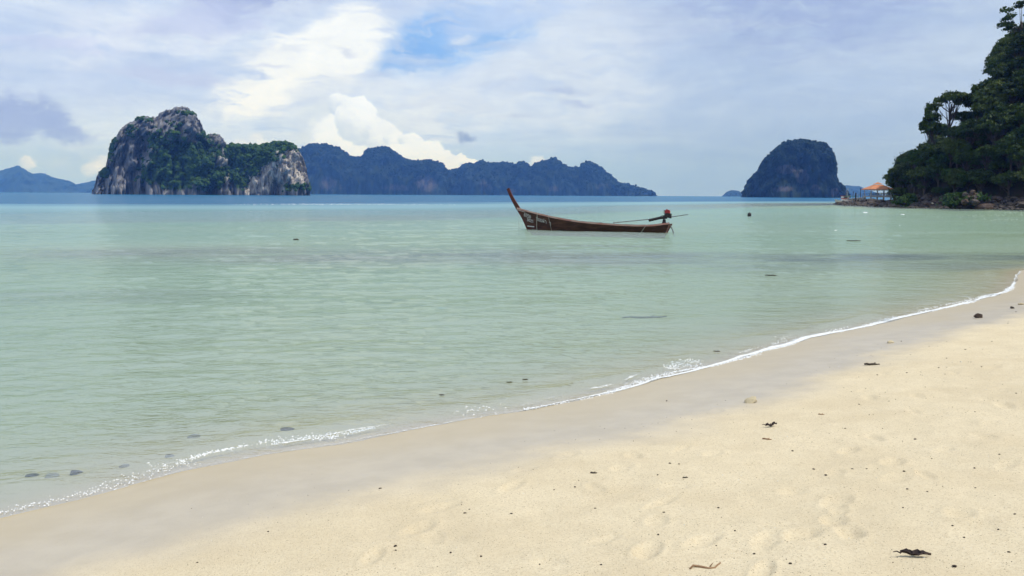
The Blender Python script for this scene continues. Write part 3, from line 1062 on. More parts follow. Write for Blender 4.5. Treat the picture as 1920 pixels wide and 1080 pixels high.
def crown_mesh(g, lobes, per, leaf):
    """leaf-sized quads on the skins of many small lobes"""
    vs_, k = [], 0
    for (c0, r0) in lobes:
        n = int(per * (r0 / 1.2) ** 1.6) + 30
        d = g.normal(size=(n, 3))
        d /= np.linalg.norm(d, axis=1)[:, None]
        d[:, 2] = np.where(d[:, 2] < -0.3, -d[:, 2] * 0.6, d[:, 2])
        rr_ = r0 * (0.62 + 0.30 * g.random(n) + 0.16 * np.abs(g.normal(size=n)))
        ax_ = g.uniform(0.65, 1.35, 3) * np.array([1, 1, 0.72])
        ctr = c0 + d * rr_[:, None] * ax_ * (1 + 0.35 * np.sin(d[:, :1] * 5 + d[:, 1:2] * 4 + g.uniform(0, 6)))
        nr = d + g.normal(0, 0.55, (n, 3))
        nr /= np.linalg.norm(nr, axis=1)[:, None]
        a = np.cross(nr, g.normal(size=(n, 3)))
        a /= np.linalg.norm(a, axis=1)[:, None]
        b = np.cross(nr, a)
        s = leaf * g.uniform(0.6, 1.35, n)
        a *= s[:, None]
        b *= (s * 0.55)[:, None]
        dr = nr * (-0.18 * s)[:, None]
        q = np.stack([ctr - a + dr, ctr + b, ctr + a + dr, ctr - b], 1)
        vs_.append(q.reshape(-1, 3))
    vv = np.concatenate(vs_)
    ff = np.arange(len(vv)).reshape(-1, 4)
    return mesh_np('crown', vv, ff, False)


def tree_proto(seed, kind='round'):
    g = np.random.default_rng(seed)
    mb = MB()
    lobes = []
    if kind == 'round':
        Ht, rw_, rh = 7.5, 2.9, 2.5
        cz, nl, lr = 5.4, 26, (0.7, 1.35)
    elif kind == 'tall':
        Ht, rw_, rh = 9.0, 2.0, 3.6
        cz, nl, lr = 5.6, 28, (0.6, 1.15)
    elif kind == 'umbrella':
        Ht, rw_, rh = 10.0, 3.9, 1.5
        cz, nl, lr = 9.2, 30, (0.55, 1.1)
    elif kind == 'open':
        Ht, rw_, rh = 12.0, 3.4, 3.6
        cz, nl, lr = 9.6, 17, (0.55, 1.0)
    else:  # bush
        Ht, rw_, rh = 3.5, 2.4, 1.7
        cz, nl, lr = 1.9, 22, (0.6, 1.1)
    lean = g.normal(0, 0.35, 2) * (2.0 if kind == 'umbrella' else 1.0)
    trunk = [Vector((lean[0] * (q ** 2), lean[1] * (q ** 2), cz * q * 0.95 - 1.2 * (q == 0))) for q in np.linspace(0, 1, 6)]
    r0 = 0.30 if kind != 'bush' else 0.12
    mb.tube(trunk, [r0 * (1.25 - 0.85 * i / 5) for i in range(6)], 8)
    top_ = trunk[-1]
    for i in range(nl):
        d = g.normal(size=3)
        d /= np.linalg.norm(d)
        if kind in ('round', 'tall', 'bush', 'umbrella'):
            d[2] = abs(d[2]) if g.random() < 0.72 else d[2]
        q = g.uniform(0.45, 1.0) ** 0.6
        c0 = np.array([top_.x, top_.y, cz]) + d * q * np.array([rw_, rw_, rh])
        r_ = g.uniform(*lr)
        lobes.append((c0, r_))
        st = trunk[2 + int(g.integers(0, 3))]
        mid = st.lerp(Vector(c0), 0.55) + Vector((0, 0, -0.35))
        mb.tube([st, mid, Vector(c0)], [0.10, 0.06, 0.025], 5, False)
    crown = crown_mesh(g, lobes, 120, 0.30 if kind != 'bush' else 0.27)
    tv = bpy.data.meshes.new('trunk')
    tv.from_pydata(mb.v, [], mb.f)
    tv.polygons.foreach_set('use_smooth', [True] * len(tv.polygons))
    tv.materials.append(M['bark'])
    crown.materials.append(M['leaves'])
    return tv, crown


PROTO = {'round': [tree_proto(900 + i) for i in range(6)], 'tall': [tree_proto(920 + i, 'tall') for i in range(3)],
         'umbrella': [tree_proto(931, 'umbrella')], 'open': [tree_proto(943 + i, 'open') for i in range(2)], 'bush': [tree_proto(950 + i, 'bush') for i in range(3)]}
BRIGHT = []
for tv, cr in PROTO['bush'] + PROTO['round'][:2]:
    c2 = cr.copy()
    c2.materials.clear()
    c2.materials.append(M['bright_leaves'])
    BRIGHT.append((tv, c2))


def tree(name, p, kind, s, label, group=None, proto=None, cat='tree', sz=None):
    tv, cr = proto or rnd.choice(PROTO[kind])
    o = empty(name, p, rnd.uniform(0, 6.28))
    sc_ = s * rnd.uniform(.92, 1.08)
    o.scale = (sc_, sc_, (sz or s) * rnd.uniform(.92, 1.1))
    link('trunk', tv, o)
    link('crown', cr, o)
    return tag(o, label, cat, group)


def px_of(x, y, z):
    a_, b_ = to_px(np.array([[x, y, z]]))
    return float(a_[0]), float(b_[0])


rnd.seed(5)
SKY_U = [1640, 1665, 1690, 1720, 1738, 1760, 1795, 1812, 1824, 1836, 1850, 1865, 1880, 1905, 1920, 1970]
SKY_V = [360, 338, 300, 278, 272, 262, 246, 222, 172, 162, 150, 128, 98, 86, 60, -20]
cand = np.random.default_rng(33).uniform((86, 160), (165, 262), (16000, 2))
cd = head_d(cand[:, 0], cand[:, 1])
cz_ = head_z(cand[:, 0], cand[:, 1])
cu, cv = to_px(np.stack([cand[:, 0], cand[:, 1], cz_ + 5], -1))
ct = to_px(np.stack([cand[:, 0], cand[:, 1], cz_ + 7.6], -1))[1]
ct2 = to_px(np.stack([cand[:, 0], cand[:, 1], cz_ + 3.4], -1))[1]
lim = np.interp(cu, SKY_U, SKY_V) - 4
shorty = ct <= lim                                  # only a low bush fits under the skyline here
okc = (cd > 0.5) & (cu < 1965) & (cv > -40) & ((ct > lim) | ((ct2 > lim) & (cu < 1815)))
placed = []
for x, y, d, z, u, v_, low_ in zip(*(a_[okc] for a_ in (cand[:, 0], cand[:, 1], cd, cz_, cu, cv, shorty))):
    x, y, d, z = float(x), float(y), float(d), float(z)
    if len(placed) >= 280:
        break
    gap = 2.5 if low_ else (1.9 if d < 7 else 3.0)
    if any((x - a_) ** 2 + (y - b_) ** 2 < gap * gap for a_, b_ in placed):
        continue
    placed.append((x, y))
    zone = 'low' if d < 6 else ('ridge' if v_ < 372 - (u - 1650) * 1.15 else 'slope')
    if zone == 'low':
        kind = rnd.choice(('bush', 'round', 'round'))
        s = rnd.uniform(.65, .95)
        lab, grp = 'dark leafy tree at the foot of the headland just above the rocks', 'trees along the foot of the headland'
    elif zone == 'ridge':
        kind = rnd.choice(('round', 'tall', 'round', 'tall'))
        s = rnd.uniform(.75, 1.05)
        lab, grp = 'dark tree standing against the sky along the headland slope', 'trees on the headland skyline'
    else:
        kind = rnd.choice(('round', 'round', 'tall', 'round'))
        s = rnd.uniform(.8, 1.15)
        lab, grp = 'dark green broadleaf tree in the dense wood of the headland', 'trees covering the headland'
    if low_:
        kind, s = 'bush', rnd.uniform(.8, 1.1)
    where = 'above the pavilion side' if u < 1755 else ('above the brown outcrop' if u < 1850 else 'towards the frame edge')
    lab = ('%s tree at the foot of the headland %s' % ('bushy low' if kind == 'bush' else 'dark rounded', where)) if zone == 'low' else (
        ('%s tree on the headland skyline %s' if zone == 'ridge' else '%s tree in the dense headland wood %s') % ({'tall': 'narrow dark', 'bush': 'low bushy'}.get(kind, 'rounded dark'), where))
    pr = None
    if rnd.random() < (0.20 if (z < 16 and u > 1760) else 0.05) and zone != 'ridge':
        pr = rnd.choice(BRIGHT)
    tree('broadleaf_tree', (x, y, z - 0.3), kind, s, lab, grp, pr)


def hill_point(px, py_base, y):
    """real foot point on the headland for a tree seen at photo column px and depth y"""
    p = at_dist(px, py_base, y)
    return (p.x, y, float(head_z(np.array([p.x]), np.array([y]))[0]) - 0.2)


def crown_tree(name, px, py, base_px, dist, kind, cz, label, wide=1.0):
    """a tree whose crown stands at a given place above its own foot on the hillside"""
    c0 = at_dist(px, py, dist)
    bx_ = at_dist(base_px, py, dist).x
    bz_ = float(head_z(np.array([bx_]), np.array([dist]))[0]) - .3
    s_ = (c0.z - bz_) / cz
    tree(name, (bx_, dist, bz_), kind, wide, label, None, None, 'tree', s_)


crown_tree('umbrella_tree', 1771, 190, 1782, 200, 'umbrella', 9.2, 'flat topped tree leaning out over the sky with bare trunk', 1.0)
crown_tree('columnar_tree', 1748, 240, 1750, 199, 'tall', 5.6, 'narrow dark tree standing below the flat topped one', .9)
crown_tree('open_tree', 1910, 30, 1920, 203, 'open', 9.6, 'tall open crowned tree at the top of the headland, cut by the frame', 1.3)
b1 = hill_point(1800, 370, 172)
tree('shrub', b1, 'bush', 1.25, 'bright green shrub spreading over the brown rock outcrop', None, BRIGHT[0], 'shrub')
tree('shrub', hill_point(1697, 366, 190), 'bush', 0.9, 'small yellow green shrub beside the pavilion roof', None, BRIGHT[1], 'shrub')

# boulders along the foot of the headland and on the spit
SPIT = np.array([(97, 159), (93, 163), (87, 176), (83.5, 189), (85, 205), (87.5, 228), (91.5, 246), (94.8, 258)])
sp = resample(SPIT, 400)
for i in range(260):
    q = sp[int(rnd.random() ** 0.8 * 399)]
    off = rnd.uniform(-0.8, 5.5)
    x, y = q[0] + off * 0.93 + rnd.uniform(-1, 1), q[1] + rnd.uniform(-1.5, 1.5) + off * 0.2
    far_ = y > 204
    s = rnd.uniform(.55, 1.5) if not far_ else rnd.uniform(.5, 1.15)
    z = 0.15 + max(off, 0) * (0.36 if not far_ else 0.2)
    if far_:
        rock('boulder', (x, y, z), s, 'boulder', 'dark boulder on the low rocky spit beneath the jetty', 'boulders on the rocky spit')
    else:
        rock('boulder', (x, y, z), s, rnd.choice(('boulder', 'boulder', 'boulder_brown')), 'dark boulder among the rocks at the foot of the headland', 'boulders along the foot of the headland')
for px, py, s, dst in ((1822, 362, .75, 171), (1817, 369, .9, 170), (1829, 368, .8, 170), (1808, 376, .95, 169), (1834, 376, .8, 169), (1798, 370, .8, 172), (1786, 374, .9, 174), (1821, 356, .6, 172), (1770, 375, .8, 176), (1824, 375, .9, 168.5), (1812, 363, .7, 171), (1834, 362, .6, 171)):
    p = at_dist(px, py, dst)
    rock('outcrop_rock', (p.x + rnd.uniform(-.4, .4), p.y, p.z - 0.3), (s * rnd.uniform(.6, 1.0), s * .9, s * rnd.uniform(.9, 1.4)), rnd.choice(('boulder_brown', 'boulder')), 'brown rock of the broken outcrop under the bright green shrub', 'rocks of the brown outcrop')
for px, py, sx_, lab in ((1779, 383, (1.1, .5, .35), 'pale flat rock among dark boulders below the brown outcrop'), (1880, 383, (1.2, .6, .55), 'pale humped rock on the stony shore right of the outcrop'),
                         (1911, 383, (1.0, .6, .7), 'pale blocky rock at the frame edge of the stony shore'), (1750, 389, (1.1, .4, .16), 'white flat slab lying at the waterline of the headland'),
                         (1742, 381, (.25, .25, .22), 'small whitish stone on dark rocks above the white slab')):
    p = at_dist(px, py, 168 + (1920 - px) * 0.08)
    rock('pale_rock', (p.x, p.y - 1.5, max(p.z, 0.05)), sx_, 'boulder_pale', lab)

# loose rubble between the boulders: uncountable
g = np.random.default_rng(5)
n = 4200
qi = sp[g.integers(0, 400, n)]
off = g.uniform(-1.2, 7.0, n)
bx = qi[:, 0] + off * 0.95 + g.uniform(-1, 1, n)
by = qi[:, 1] + g.uniform(-1.5, 1.5, n)
bz = 0.0 + np.clip(off, 0, 8) * np.where(by > 204, 0.16, 0.32)
k = len(ICO1)
vv = ICO1[None] * (1 + g.uniform(-.4, .4, (n, k, 1))) * g.uniform(.15, .55, n)[:, None, None] * np.array([1, 1, .7]) + np.stack([bx, by, bz], -1)[:, None, :]
rb_ = link('rubble', mesh_np('rubble', vv.reshape(-1, 3), (ICOF1[None] + (np.arange(n) * k)[:, None, None]).reshape(-1, 3), False), None, M['boulder'])
tag(rb_, 'loose dark rubble strewn between the shore boulders', 'rubble', kind='stuff')

# ------------------------------------------------------------------ jetty, pavilion, moored launch
M['tile'] = simple('orange_roof', (0.46, 0.17, 0.075), (0.58, 0.25, 0.12), 2.0, 0.8)
M['post_white'] = simple('pale_post', (0.42, 0.42, 0.42), (0.55, 0.54, 0.52), 3.0, 0.8)
M['concrete'] = simple('weathered_concrete', (0.34, 0.33, 0.31), (0.46, 0.44, 0.41), 2.0, 0.9)
M['blue_rail'] = simple('blue_grey_rail', (0.16, 0.22, 0.34), (0.22, 0.28, 0.40), 3.0, 0.7)
M['green_cloth'] = simple('green_awning', (0.10, 0.34, 0.28), (0.14, 0.40, 0.33), 3.0, 0.8)
M['dark_wood'] = simple('dark_wood', (0.03, 0.024, 0.02), (0.07, 0.055, 0.045), 3.0, 0.85)

PY = 232.0
pc = at_dist(1645, 366, PY)
pv = empty('pavilion', (pc.x, PY, 0))
tag(pv, 'open pavilion with orange hipped roof standing on piles by the headland', 'pavilion')
hw, hd, dz = 2.5, 2.2, 2.35
MB().box((0, 0, dz), (2 * hw + .5, 2 * hd + .5, .22)).build('deck', M['concrete'], pv)
for x in (-hw, -hw / 3, hw / 3, hw):
    for y in (-hd, hd):
        MB().tube([(x, y, dz - .1), (x, y, -1.0)], .14, 8).build('pile', M['post_white'] if y < 0 else M['concrete'], pv)
        MB().box((x, y, dz + 1.05), (.14, .14, 1.9)).build('post', M['post_white'], pv)
MB().box((0, -hd - .27, dz), (2 * hw + .6, .05, .5)).build('fascia', M['post_white'], pv)
ez, tz = 4.2, 5.75
rf_ = MB()
o_ = .65
A = [(-hw - o_, -hd - o_, ez), (hw + o_, -hd - o_, ez), (hw + o_, hd + o_, ez), (-hw - o_, hd + o_, ez)]
B = [(-.9, -.5, tz - .35), (.9, -.5, tz - .35), (.9, .5, tz - .35), (-.9, .5, tz - .35)]
A2 = [(x, y, z - .16) for x, y, z in A]
rf_.add(A + B + A2, [(0, 1, 5, 4), (1, 2, 6, 5), (2, 3, 7, 6), (3, 0, 4, 7), (4, 5, 6, 7), (8, 9, 1, 0), (9, 10, 2, 1), (10, 11, 3, 2), (11, 8, 0, 3), (11, 10, 9, 8)])
roof = rf_.build('roof', M['tile'], pv)
cp = MB()
cp.add([(-1.05, -.62, tz - .22), (1.05, -.62, tz - .22), (1.05, .62, tz - .22), (-1.05, .62, tz - .22), (-.1, 0, tz + .25), (.1, 0, tz + .25)],
       [(0, 1, 5, 4), (1, 2, 5), (2, 3, 4, 5), (3, 0, 4), (3, 2, 1, 0)])
cp.build('roof_cap', M['tile'], roof)
for i in range(9):
    MB().box((-hw - .5 + (i + .5) * (2 * hw + 1) / 9, -hd - .62, ez - .28), ((2 * hw + 1) / 9 - .12, .03, .26)).build('valance', M['white_paint'], roof)
for z in (.45, .85):
    MB().box((0, -hd, dz + z), (2 * hw, .12, .14)).build('rail', M['blue_rail'], pv)
for i in range(12):
    MB().box((-hw + (i + .5) * 2 * hw / 12, -hd, dz + .48), (.16, .05, .8)).build('baluster', M['blue_rail'], pv)
for x, y in ((-1.8, .4), (0.2, .7), (1.6, .2)):
    tb = MB().box((x, y, dz + .75), (1.0, .8, .06))
    tb.box((x, y, dz + .42), (.1, .1, .64))
    tb.build('table', M['dark_wood'], pv)

# walkway from the pavilion to the shore and to the landing at the tip of the spit
jt = empty('jetty', (pc.x - hw - .3, PY, 0))
tag(jt, 'grey jetty walkway on pale piles running out from the pavilion', 'jetty')
jl = at_dist(1588, 370, 243)
jdx, jdy = jl.x - (pc.x - hw - .3), jl.y - PY
for i in range(9):
    t0, t1 = i / 9, (i + 1) / 9
    z0, z1 = 2.3 - 0.75 * t0, 2.3 - 0.75 * t1
    q = MB()
    a0, a1 = Vector((jdx * t0, jdy * t0, z0)), Vector((jdx * t1 + .05, jdy * t1, z1))
    wv = Vector((0.4, 0.9, 0)) * .8
    th = Vector((0, 0, -.2))
    q.add([a0 - wv, a1 - wv, a1 + wv, a0 + wv, a0 - wv + th, a1 - wv + th, a1 + wv + th, a0 + wv + th],
          [(0, 1, 2, 3), (7, 6, 5, 4), (0, 4, 5, 1), (1, 5, 6, 2), (2, 6, 7, 3), (3, 7, 4, 0)])
    q.build('deck', M['concrete'], jt)
for i in range(8):
    t0 = (i + .5) / 8
    z0 = 2.2 - 0.75 * t0
    for s in (-1, 1):
        b_ = Vector((jdx * t0, jdy * t0, 0)) + Vector((0.4, 0.9, 0)) * .7 * s
        MB().tube([(b_.x, b_.y, z0 - .05), (b_.x, b_.y, -1)], .12, 6).build('pile', M['post_white'] if i % 2 else M['concrete'], jt)
        if s < 0:
            MB().box((b_.x, b_.y, z0 + .5), (.08, .08, .9)).build('rail_post', M['blue_rail'] if i % 3 else M['post_white'], jt)
MB().tube([(0.3 * 0, -.65, 3.2), (jdx, jdy - .65, 2.45)], .045, 6).build('handrail', M['blue_rail'], jt)
js = empty('footbridge', (pc.x + hw + .3, PY, 0))
tag(js, 'short footbridge with pale posts joining pavilion to the wooded shore', 'footbridge')
for i in range(7):
    MB().box((.6 + i * 1.2, -.3 * i, 2.3 - .06 * i), (1.19, 1.5, .18)).build('deck', M['concrete'], js)
    MB().tube([(.6 + i * 1.2, -.3 * i - .7, 3.3 - .06 * i), (.6 + i * 1.2, -.3 * i - .7, -.5)], .09, 6).build('post', M['post_white'], js)

mp = at_dist(1604, 375, 236)
mo = MB().tube([(0, 0, -1.2), (0, 0, 1.2), (0.03, 0, 3.2)], [.2, .19, .16], 10)
mo.tube([(0.03, 0, 3.2), (0.03, 0, 3.28)], [.2, .05], 10)
mo = mo.build('mooring_post', M['dark_wood'])
mo.location = (mp.x, mp.y, 0)
tag(mo, 'thick dark mooring post standing before the green awning', 'post')
for px, top, lab in ((1590, 352, 'thin pale mast beside the moored white launch'), (1614, 352, 'thin dark pole rising from the jetty deck'), (1600, 358, 'short thin pole behind the dark mooring post')):
    p = at_dist(px, top, 242)
    q = MB().tube([(0, 0, 0.0), (0, 0, p.z - .6), (0, 0, p.z)], [.07, .06, .04], 6)
    q.box((0, 0, p.z - .4), (.5, .05, .05))
    o = q.build('pole', M['post_white'] if px == 1590 else M['dark_wood'])
    o.location = (p.x, 242, 0)
    tag(o, lab, 'pole')

# white and red launch moored behind the spit
lc = at_dist(1584, 372, 262)
la = empty('launch', (lc.x, 262, 0), 0.15)
tag(la, 'small white launch with red striped wheelhouse moored at the spit', 'boat')
sec = [(-3.2, .05, 1.5), (-2.4, .55, 1.25), (-1.0, .95, 1.05), (1.5, 1.0, .95), (3.0, .85, .95)]
vs_, fs_ = [], []
for x, b, z in sec:
    vs_ += [(x, -b, z), (x + (.5 if x < -2 else 0), -b * .7, .05), (x + (.7 if x < -2 else 0), 0, -.3), (x + (.5 if x < -2 else 0), b * .7, .05), (x, b, z)]
for i in range(4):
    for k_ in range(4):
        fs_.append((i * 5 + k_, (i + 1) * 5 + k_, (i + 1) * 5 + k_ + 1, i * 5 + k_ + 1))
    fs_.append((i * 5 + 4, (i + 1) * 5 + 4, (i + 1) * 5, i * 5))
fs_.append((20, 21, 22, 23, 24))
MB().add(vs_, fs_).build('hull', M['white_paint'], la)
cab = MB().box((.1, 0, 1.7), (1.9, 1.3, 1.35)).build('wheelhouse', M['white_paint'], la)
MB().box((.1, 0, 1.62), (1.93, 1.33, .28)).build('red_stripe', M['red_metal'], cab)
MB().box((.1, 0, 2.44), (2.4, 1.6, .1)).build('roof', M['red_metal'], la)
MB().box((.1, -.665, 2.05), (1.3, .03, .42)).build('window', M['dark_metal'], cab)
MB().tube([(.4, 0, 2.4), (.4, 0, 4.2)], .04, 6).build('mast', M['post_white'], la)

# floating landing with a green awning
ac = at_dist(1597, 374, 240)
aw = empty('landing_stage', (ac.x, 240, 0))
tag(aw, 'low landing stage with sandy deck under a flat green awning', 'landing stage')
MB().box((0, 0, 1.15), (3.0, 1.8, .25)).build('deck', M['rail_top'], aw)
for x in (-1.3, 1.3):
    for y in (-.7, .7):
        MB().tube([(x, y, 2.3), (x, y, -1.0)], .06, 6).build('post', M['post_white'], aw)
MB().box((0, 0, 2.36), (3.0, 1.9, .14)).build('awning', M['green_cloth'], aw)

# ------------------------------------------------------------------ the longtail boat
bw, sw = ground_pt(990, 430.8), ground_pt(1250, 436.0)
ax = (sw - bw)
LW = ax.length
yaw = math.atan2(ax.y, ax.x)
bt = empty('longtail_boat', bw)
HEEL = R(6.0)
bt.rotation_euler = (-HEEL, 0, yaw)
bt.rotation_mode = 'XYZ'
tag(bt, 'long dark wooden boat with raised red prow moored in the shallows', 'boat')
mpp = bw.y / FPX                    # metres for one photo pixel at the bow


def lerp_tab(x, tab):
    return float(np.interp(x, [a_[0] for a_ in tab], [a_[1] for a_ in tab]))


SHEER = [(0.0, 1.36), (.07, 1.16), (.13, 1.0), (.22, .80), (.32, .63), (.43, .49), (.55, .41), (.68, .35), (.80, .33), (.90, .36), (1.0, .52)]
BEAM = [(0.0, .035), (.06, .20), (.14, .40), (.25, .60), (.40, .76), (.58, .82), (.75, .80), (.9, .66), (1.0, .50)]
KEEL = -0.35


def s_bow(z):
    return 0.0 - 0.58 * z if z > 0 else -0.9 * z


def s_stern(z):
    return LW + 0.42 * z


def hull_pt(u, tt, side=1, inset=0.0):
    zs = lerp_tab(u, SHEER)
    z = KEEL + (zs - KEEL) * tt
    s = s_bow(z) + (s_stern(z) - s_bow(z)) * u
    b = lerp_tab(u, BEAM) * (0.12 + 0.88 * tt ** 0.62)
    return Vector((s, side * max(b - inset, 0.004), z))


NU, NTT = 44, 10


def hull_shell(inset, t0):
    vs_, fs_ = [], []
    for i in range(NU):
        u = i / (NU - 1)
        for sd in (-1, 1):
            for k_ in range(NTT):
                tt = t0 + (1 - t0) * k_ / (NTT - 1)
                vs_.append(hull_pt(u, tt, sd, inset))
    st = 2 * NTT
    for i in range(NU - 1):
        for sd in (0, 1):
            for k_ in range(NTT - 1):
                a_ = i * st + sd * NTT + k_
                b_ = a_ + st
                fs_.append((a_, b_, b_ + 1, a_ + 1) if sd == 0 else (a_, a_ + 1, b_ + 1, b_))
        a_, b_ = i * st, i * st + NTT
        fs_.append((a_, b_, b_ + st, a_ + st))
    return vs_, fs_


mb = MB()
v_, f_ = hull_shell(0, 0)
e0 = (NU - 1) * 2 * NTT
f_.append(tuple([e0 + k_ for k_ in range(NTT)] + [e0 + NTT + k_ for k_ in range(NTT - 1, -1, -1)]))
mb.add(v_, f_)
hull = mb.build('hull', M['hull'], bt, True)
mb = MB()
v_, f_ = hull_shell(0.035, 0.35)
mb.add(v_, f_)
mb.build('hull_lining', M['inside'], bt, True)
# deck boards laid across inside
for i in range(26):
    u = .12 + .80 * i / 25
    a_, b_ = hull_pt(u, .55, -1, .05), hull_pt(u, .55, 1, .05)
    MB().box(((a_.x + b_.x) / 2, 0, a_.z + .02), (.27, abs(a_.y) * 2, .03)).build('deck_board', M['plank'], bt)
for u in (.2, .34, .48, .62, .76):
    a_ = hull_pt(u, .93, 1, .03)
    MB().box((a_.x, 0, a_.z), (.2, a_.y * 2, .04)).build('thwart', M['inside'], bt)
for sd in (-1, 1):
    mb = MB()
    mt = MB()
    for i in range(NU - 1):
        u0, u1 = i / (NU - 1), (i + 1) / (NU - 1)
        qs = []
        for u in (u0, u1):
            p = hull_pt(u, 1, sd)
            n_ = Vector((0, sd, 0))
            qs.append([p + n_ * .035 + Vector((0, 0, -.05)), p + n_ * .035 + Vector((0, 0, .05)), p - n_ * .075 + Vector((0, 0, .05)), p - n_ * .075 + Vector((0, 0, -.05))])
        for k_ in range(4):
            quad = [qs[0][k_], qs[1][k_], qs[1][(k_ + 1) % 4], qs[0][(k_ + 1) % 4]]
            mb.add(quad, [(0, 1, 2, 3)])
        up = Vector((0, 0, .006))
        mt.add([qs[0][1] + up, qs[1][1] + up, qs[1][2] + up, qs[0][2] + up], [(0, 1, 2, 3) if sd > 0 else (3, 2, 1, 0)])
    gw = mb.build('gunwale', M['rail'], bt)
    mt.build('rail_cap', M['rail_top'], gw)
# stern deck and transom top
u0 = .93
vs_ = []
for u in (u0, .965, 1.0):
    for sd in (-1, 1):
        vs_.append(hull_pt(u, .985, sd, .04))
MB().add(vs_, [(0, 1, 3, 2), (2, 3, 5, 4)]).build('stern_deck', M['prow'], bt)
# raised prow: tapering curved post
pts_px = [(991, 431), (979, 410), (968, 391), (960, 378), (953, 366), (948, 356)]
pr = [Vector((s_bow(0) + .03, 0, -.15)), Vector((-.40, 0, .72)), Vector((-.80, 0, 1.36)), Vector((-1.10, 0, 1.82)), Vector((-1.34, 0, 2.24)), Vector((-1.52, 0, 2.60))]
wid = [.06, .09, .20, .17, .15, .15]
thk = [.05, .06, .085, .075, .065, .06]
vs_, fs_ = [], []
prs = []
for i in range(5):
    for q in range(4):
        f0 = q / 4
        p0, p1, p2, p3 = pr[max(i - 1, 0)], pr[i], pr[i + 1], pr[min(i + 2, 5)]
        c0 = 0.5 * ((2 * p1) + (p2 - p0) * f0 + (2 * p0 - 5 * p1 + 4 * p2 - p3) * f0 ** 2 + (3 * p1 - p0 - 3 * p2 + p3) * f0 ** 3)
        prs.append((c0, wid[i] + (wid[i + 1] - wid[i]) * f0, thk[i] + (thk[i + 1] - thk[i]) * f0))
prs.append((pr[5], wid[5], thk[5]))
for i, (p, w_, t_) in enumerate(prs):
    a_ = prs[min(i + 1, len(prs) - 1)][0] - prs[max(i - 1, 0)][0]
    a_.normalize()
    nn = Vector((a_.z, 0, -a_.x))
    vs_ += [p + nn * w_ * .9 + Vector((0, -t_, 0)), p + nn * w_ * .9 + Vector((0, t_, 0)), p - nn * w_ * .35 + Vector((0, t_ * .6, 0)), p - nn * w_ * .35 + Vector((0, -t_ * .6, 0))]
nP = len(prs)
for i in range(nP - 1):
    for k_ in range(4):
        fs_.append((i * 4 + k_, i * 4 + (k_ + 1) % 4, (i + 1) * 4 + (k_ + 1) % 4, (i + 1) * 4 + k_))
fs_.append((3, 2, 1, 0))
fs_.append(tuple((nP - 1) * 4 + k_ for k_ in range(4)))
prow = MB().add(vs_, fs_).build('prow', M['prow'], bt)
MB().tube([(-.72 + .03 * math.cos(q), .11 * math.cos(q), 1.30 + .11 * math.sin(q)) for q in np.linspace(0, 6.28, 14)], .018, 5, False).build('rope_lashing', M['rope'], prow)
hd_ = hull_pt(.0, 1, 1)
MB().box((-.42, 0, 1.17), (.5, .36, .03), Matrix.Rotation(R(16), 3, 'Y')).build('bow_deck', M['rail_top'], bt)

# engine on the stern, its long shaft swung inboard
eng = empty('engine', (LW - .06, -.02, .58))
eng.parent = bt
MB().tube([(-.12, 0, -.10), (-.12, 0, .22)], [.14, .08], 8).build('engine_mount', M['dark_metal'], eng)
bk = MB().box((0.06, 0, .43), (.30, .28, .24))
bk.box((.21, 0, .42), (.08, .32, .27))
bk.tube([(.25, 0, .42), (.30, 0, .42)], .15, 14)
bk.box((-.12, 0, .36), (.14, .2, .12))
bk.build('engine_block', M['dark_metal'], eng)
tk = MB().box((0.06, 0, .655), (.29, .27, .17))
tk.box((0.06, 0, .755), (.23, .21, .035))
tk.tube([(.02, 0, .77), (.02, 0, .82)], .04, 8)
tk.build('fuel_tank', M['red_metal'], eng)
MB().tube([(-.06, -.1, .50), (-.13, -.1, .55), (-.13, -.1, .72), (-.09, -.1, .77)], .024, 6).build('exhaust', M['grey_metal'], eng)
MB().tube([(.05, 0, .33), (-.35, 0, .30), (-1.05, 0, .13)], [.085, .085, .085], 8).build('shaft_housing', M['dark_metal'], eng)
MB().tube([(-1.0, 0, .20), (-3.0, 0.04, -.02), (-3.25, .05, -.05)], [.03, .028, .02], 6).build('propeller_shaft', M['grey_metal'], eng)
prp = MB()
for k_ in range(3):
    prp.box((-3.22, .05, -.05), (.02, .05, .16), Matrix.Rotation(k_ * 2.09, 3, 'X'))
prp.build('propeller', M['grey_metal'], eng)
MB().tube([(.30, 0, .36), (1.3, 0, .52)], [.03, .024], 6).build('tiller', M['grey_metal'], eng)
MB().tube([(-.55, 0, .26), (-.3, .05, .42), (-.05, .05, .46)], .018, 5).build('throttle_cable', M['dark_metal'], eng)
MB().tube([(LW + .22, -.05, .42), (LW + .38, -.08, .12), (LW + .50, -.1, -.25)], .035, 6).build('stern_bracket', M['grey_metal'], bt)

# ropes over the side
def over_side(u, du, name, rad=.018):
    pts = []
    for k_ in range(8):
        tt = 1.0 - .80 * k_ / 7
        p = hull_pt(u + du * k_ / 7, tt, -1, -.03 if k_ else -.045)
        pts.append(p)
    pts = [hull_pt(u, 1, -1, .05) + Vector((0, 0, .06)), hull_pt(u, 1, -1, -.05) + Vector((0, 0, .05))] + pts[1:]
    return MB().tube(pts, rad, 6).build(name, M['rope'], bt, True)


over_side(.132, -.062, 'rope', .020)
over_side(.862, -.035, 'rope', .020)
over_side(.205, -.02, 'rope', .010)
MB().tube([(-.62, -.02, 1.04), (-.63, -.03, .6), (-.60, -.04, .1), (-.58, -.05, -.3)], .010, 5).build('mooring_line', M['rope'], bt)
lp = [hull_pt(.52, 1, 1) + Vector((.12 * math.cos(q) * 1.4, -.2, .05 + .09 * max(math.sin(q), 0))) for q in np.linspace(0, 3.14, 9)]
MB().tube(lp, .018, 6).build('handle_loop', M['dark_metal'], bt)

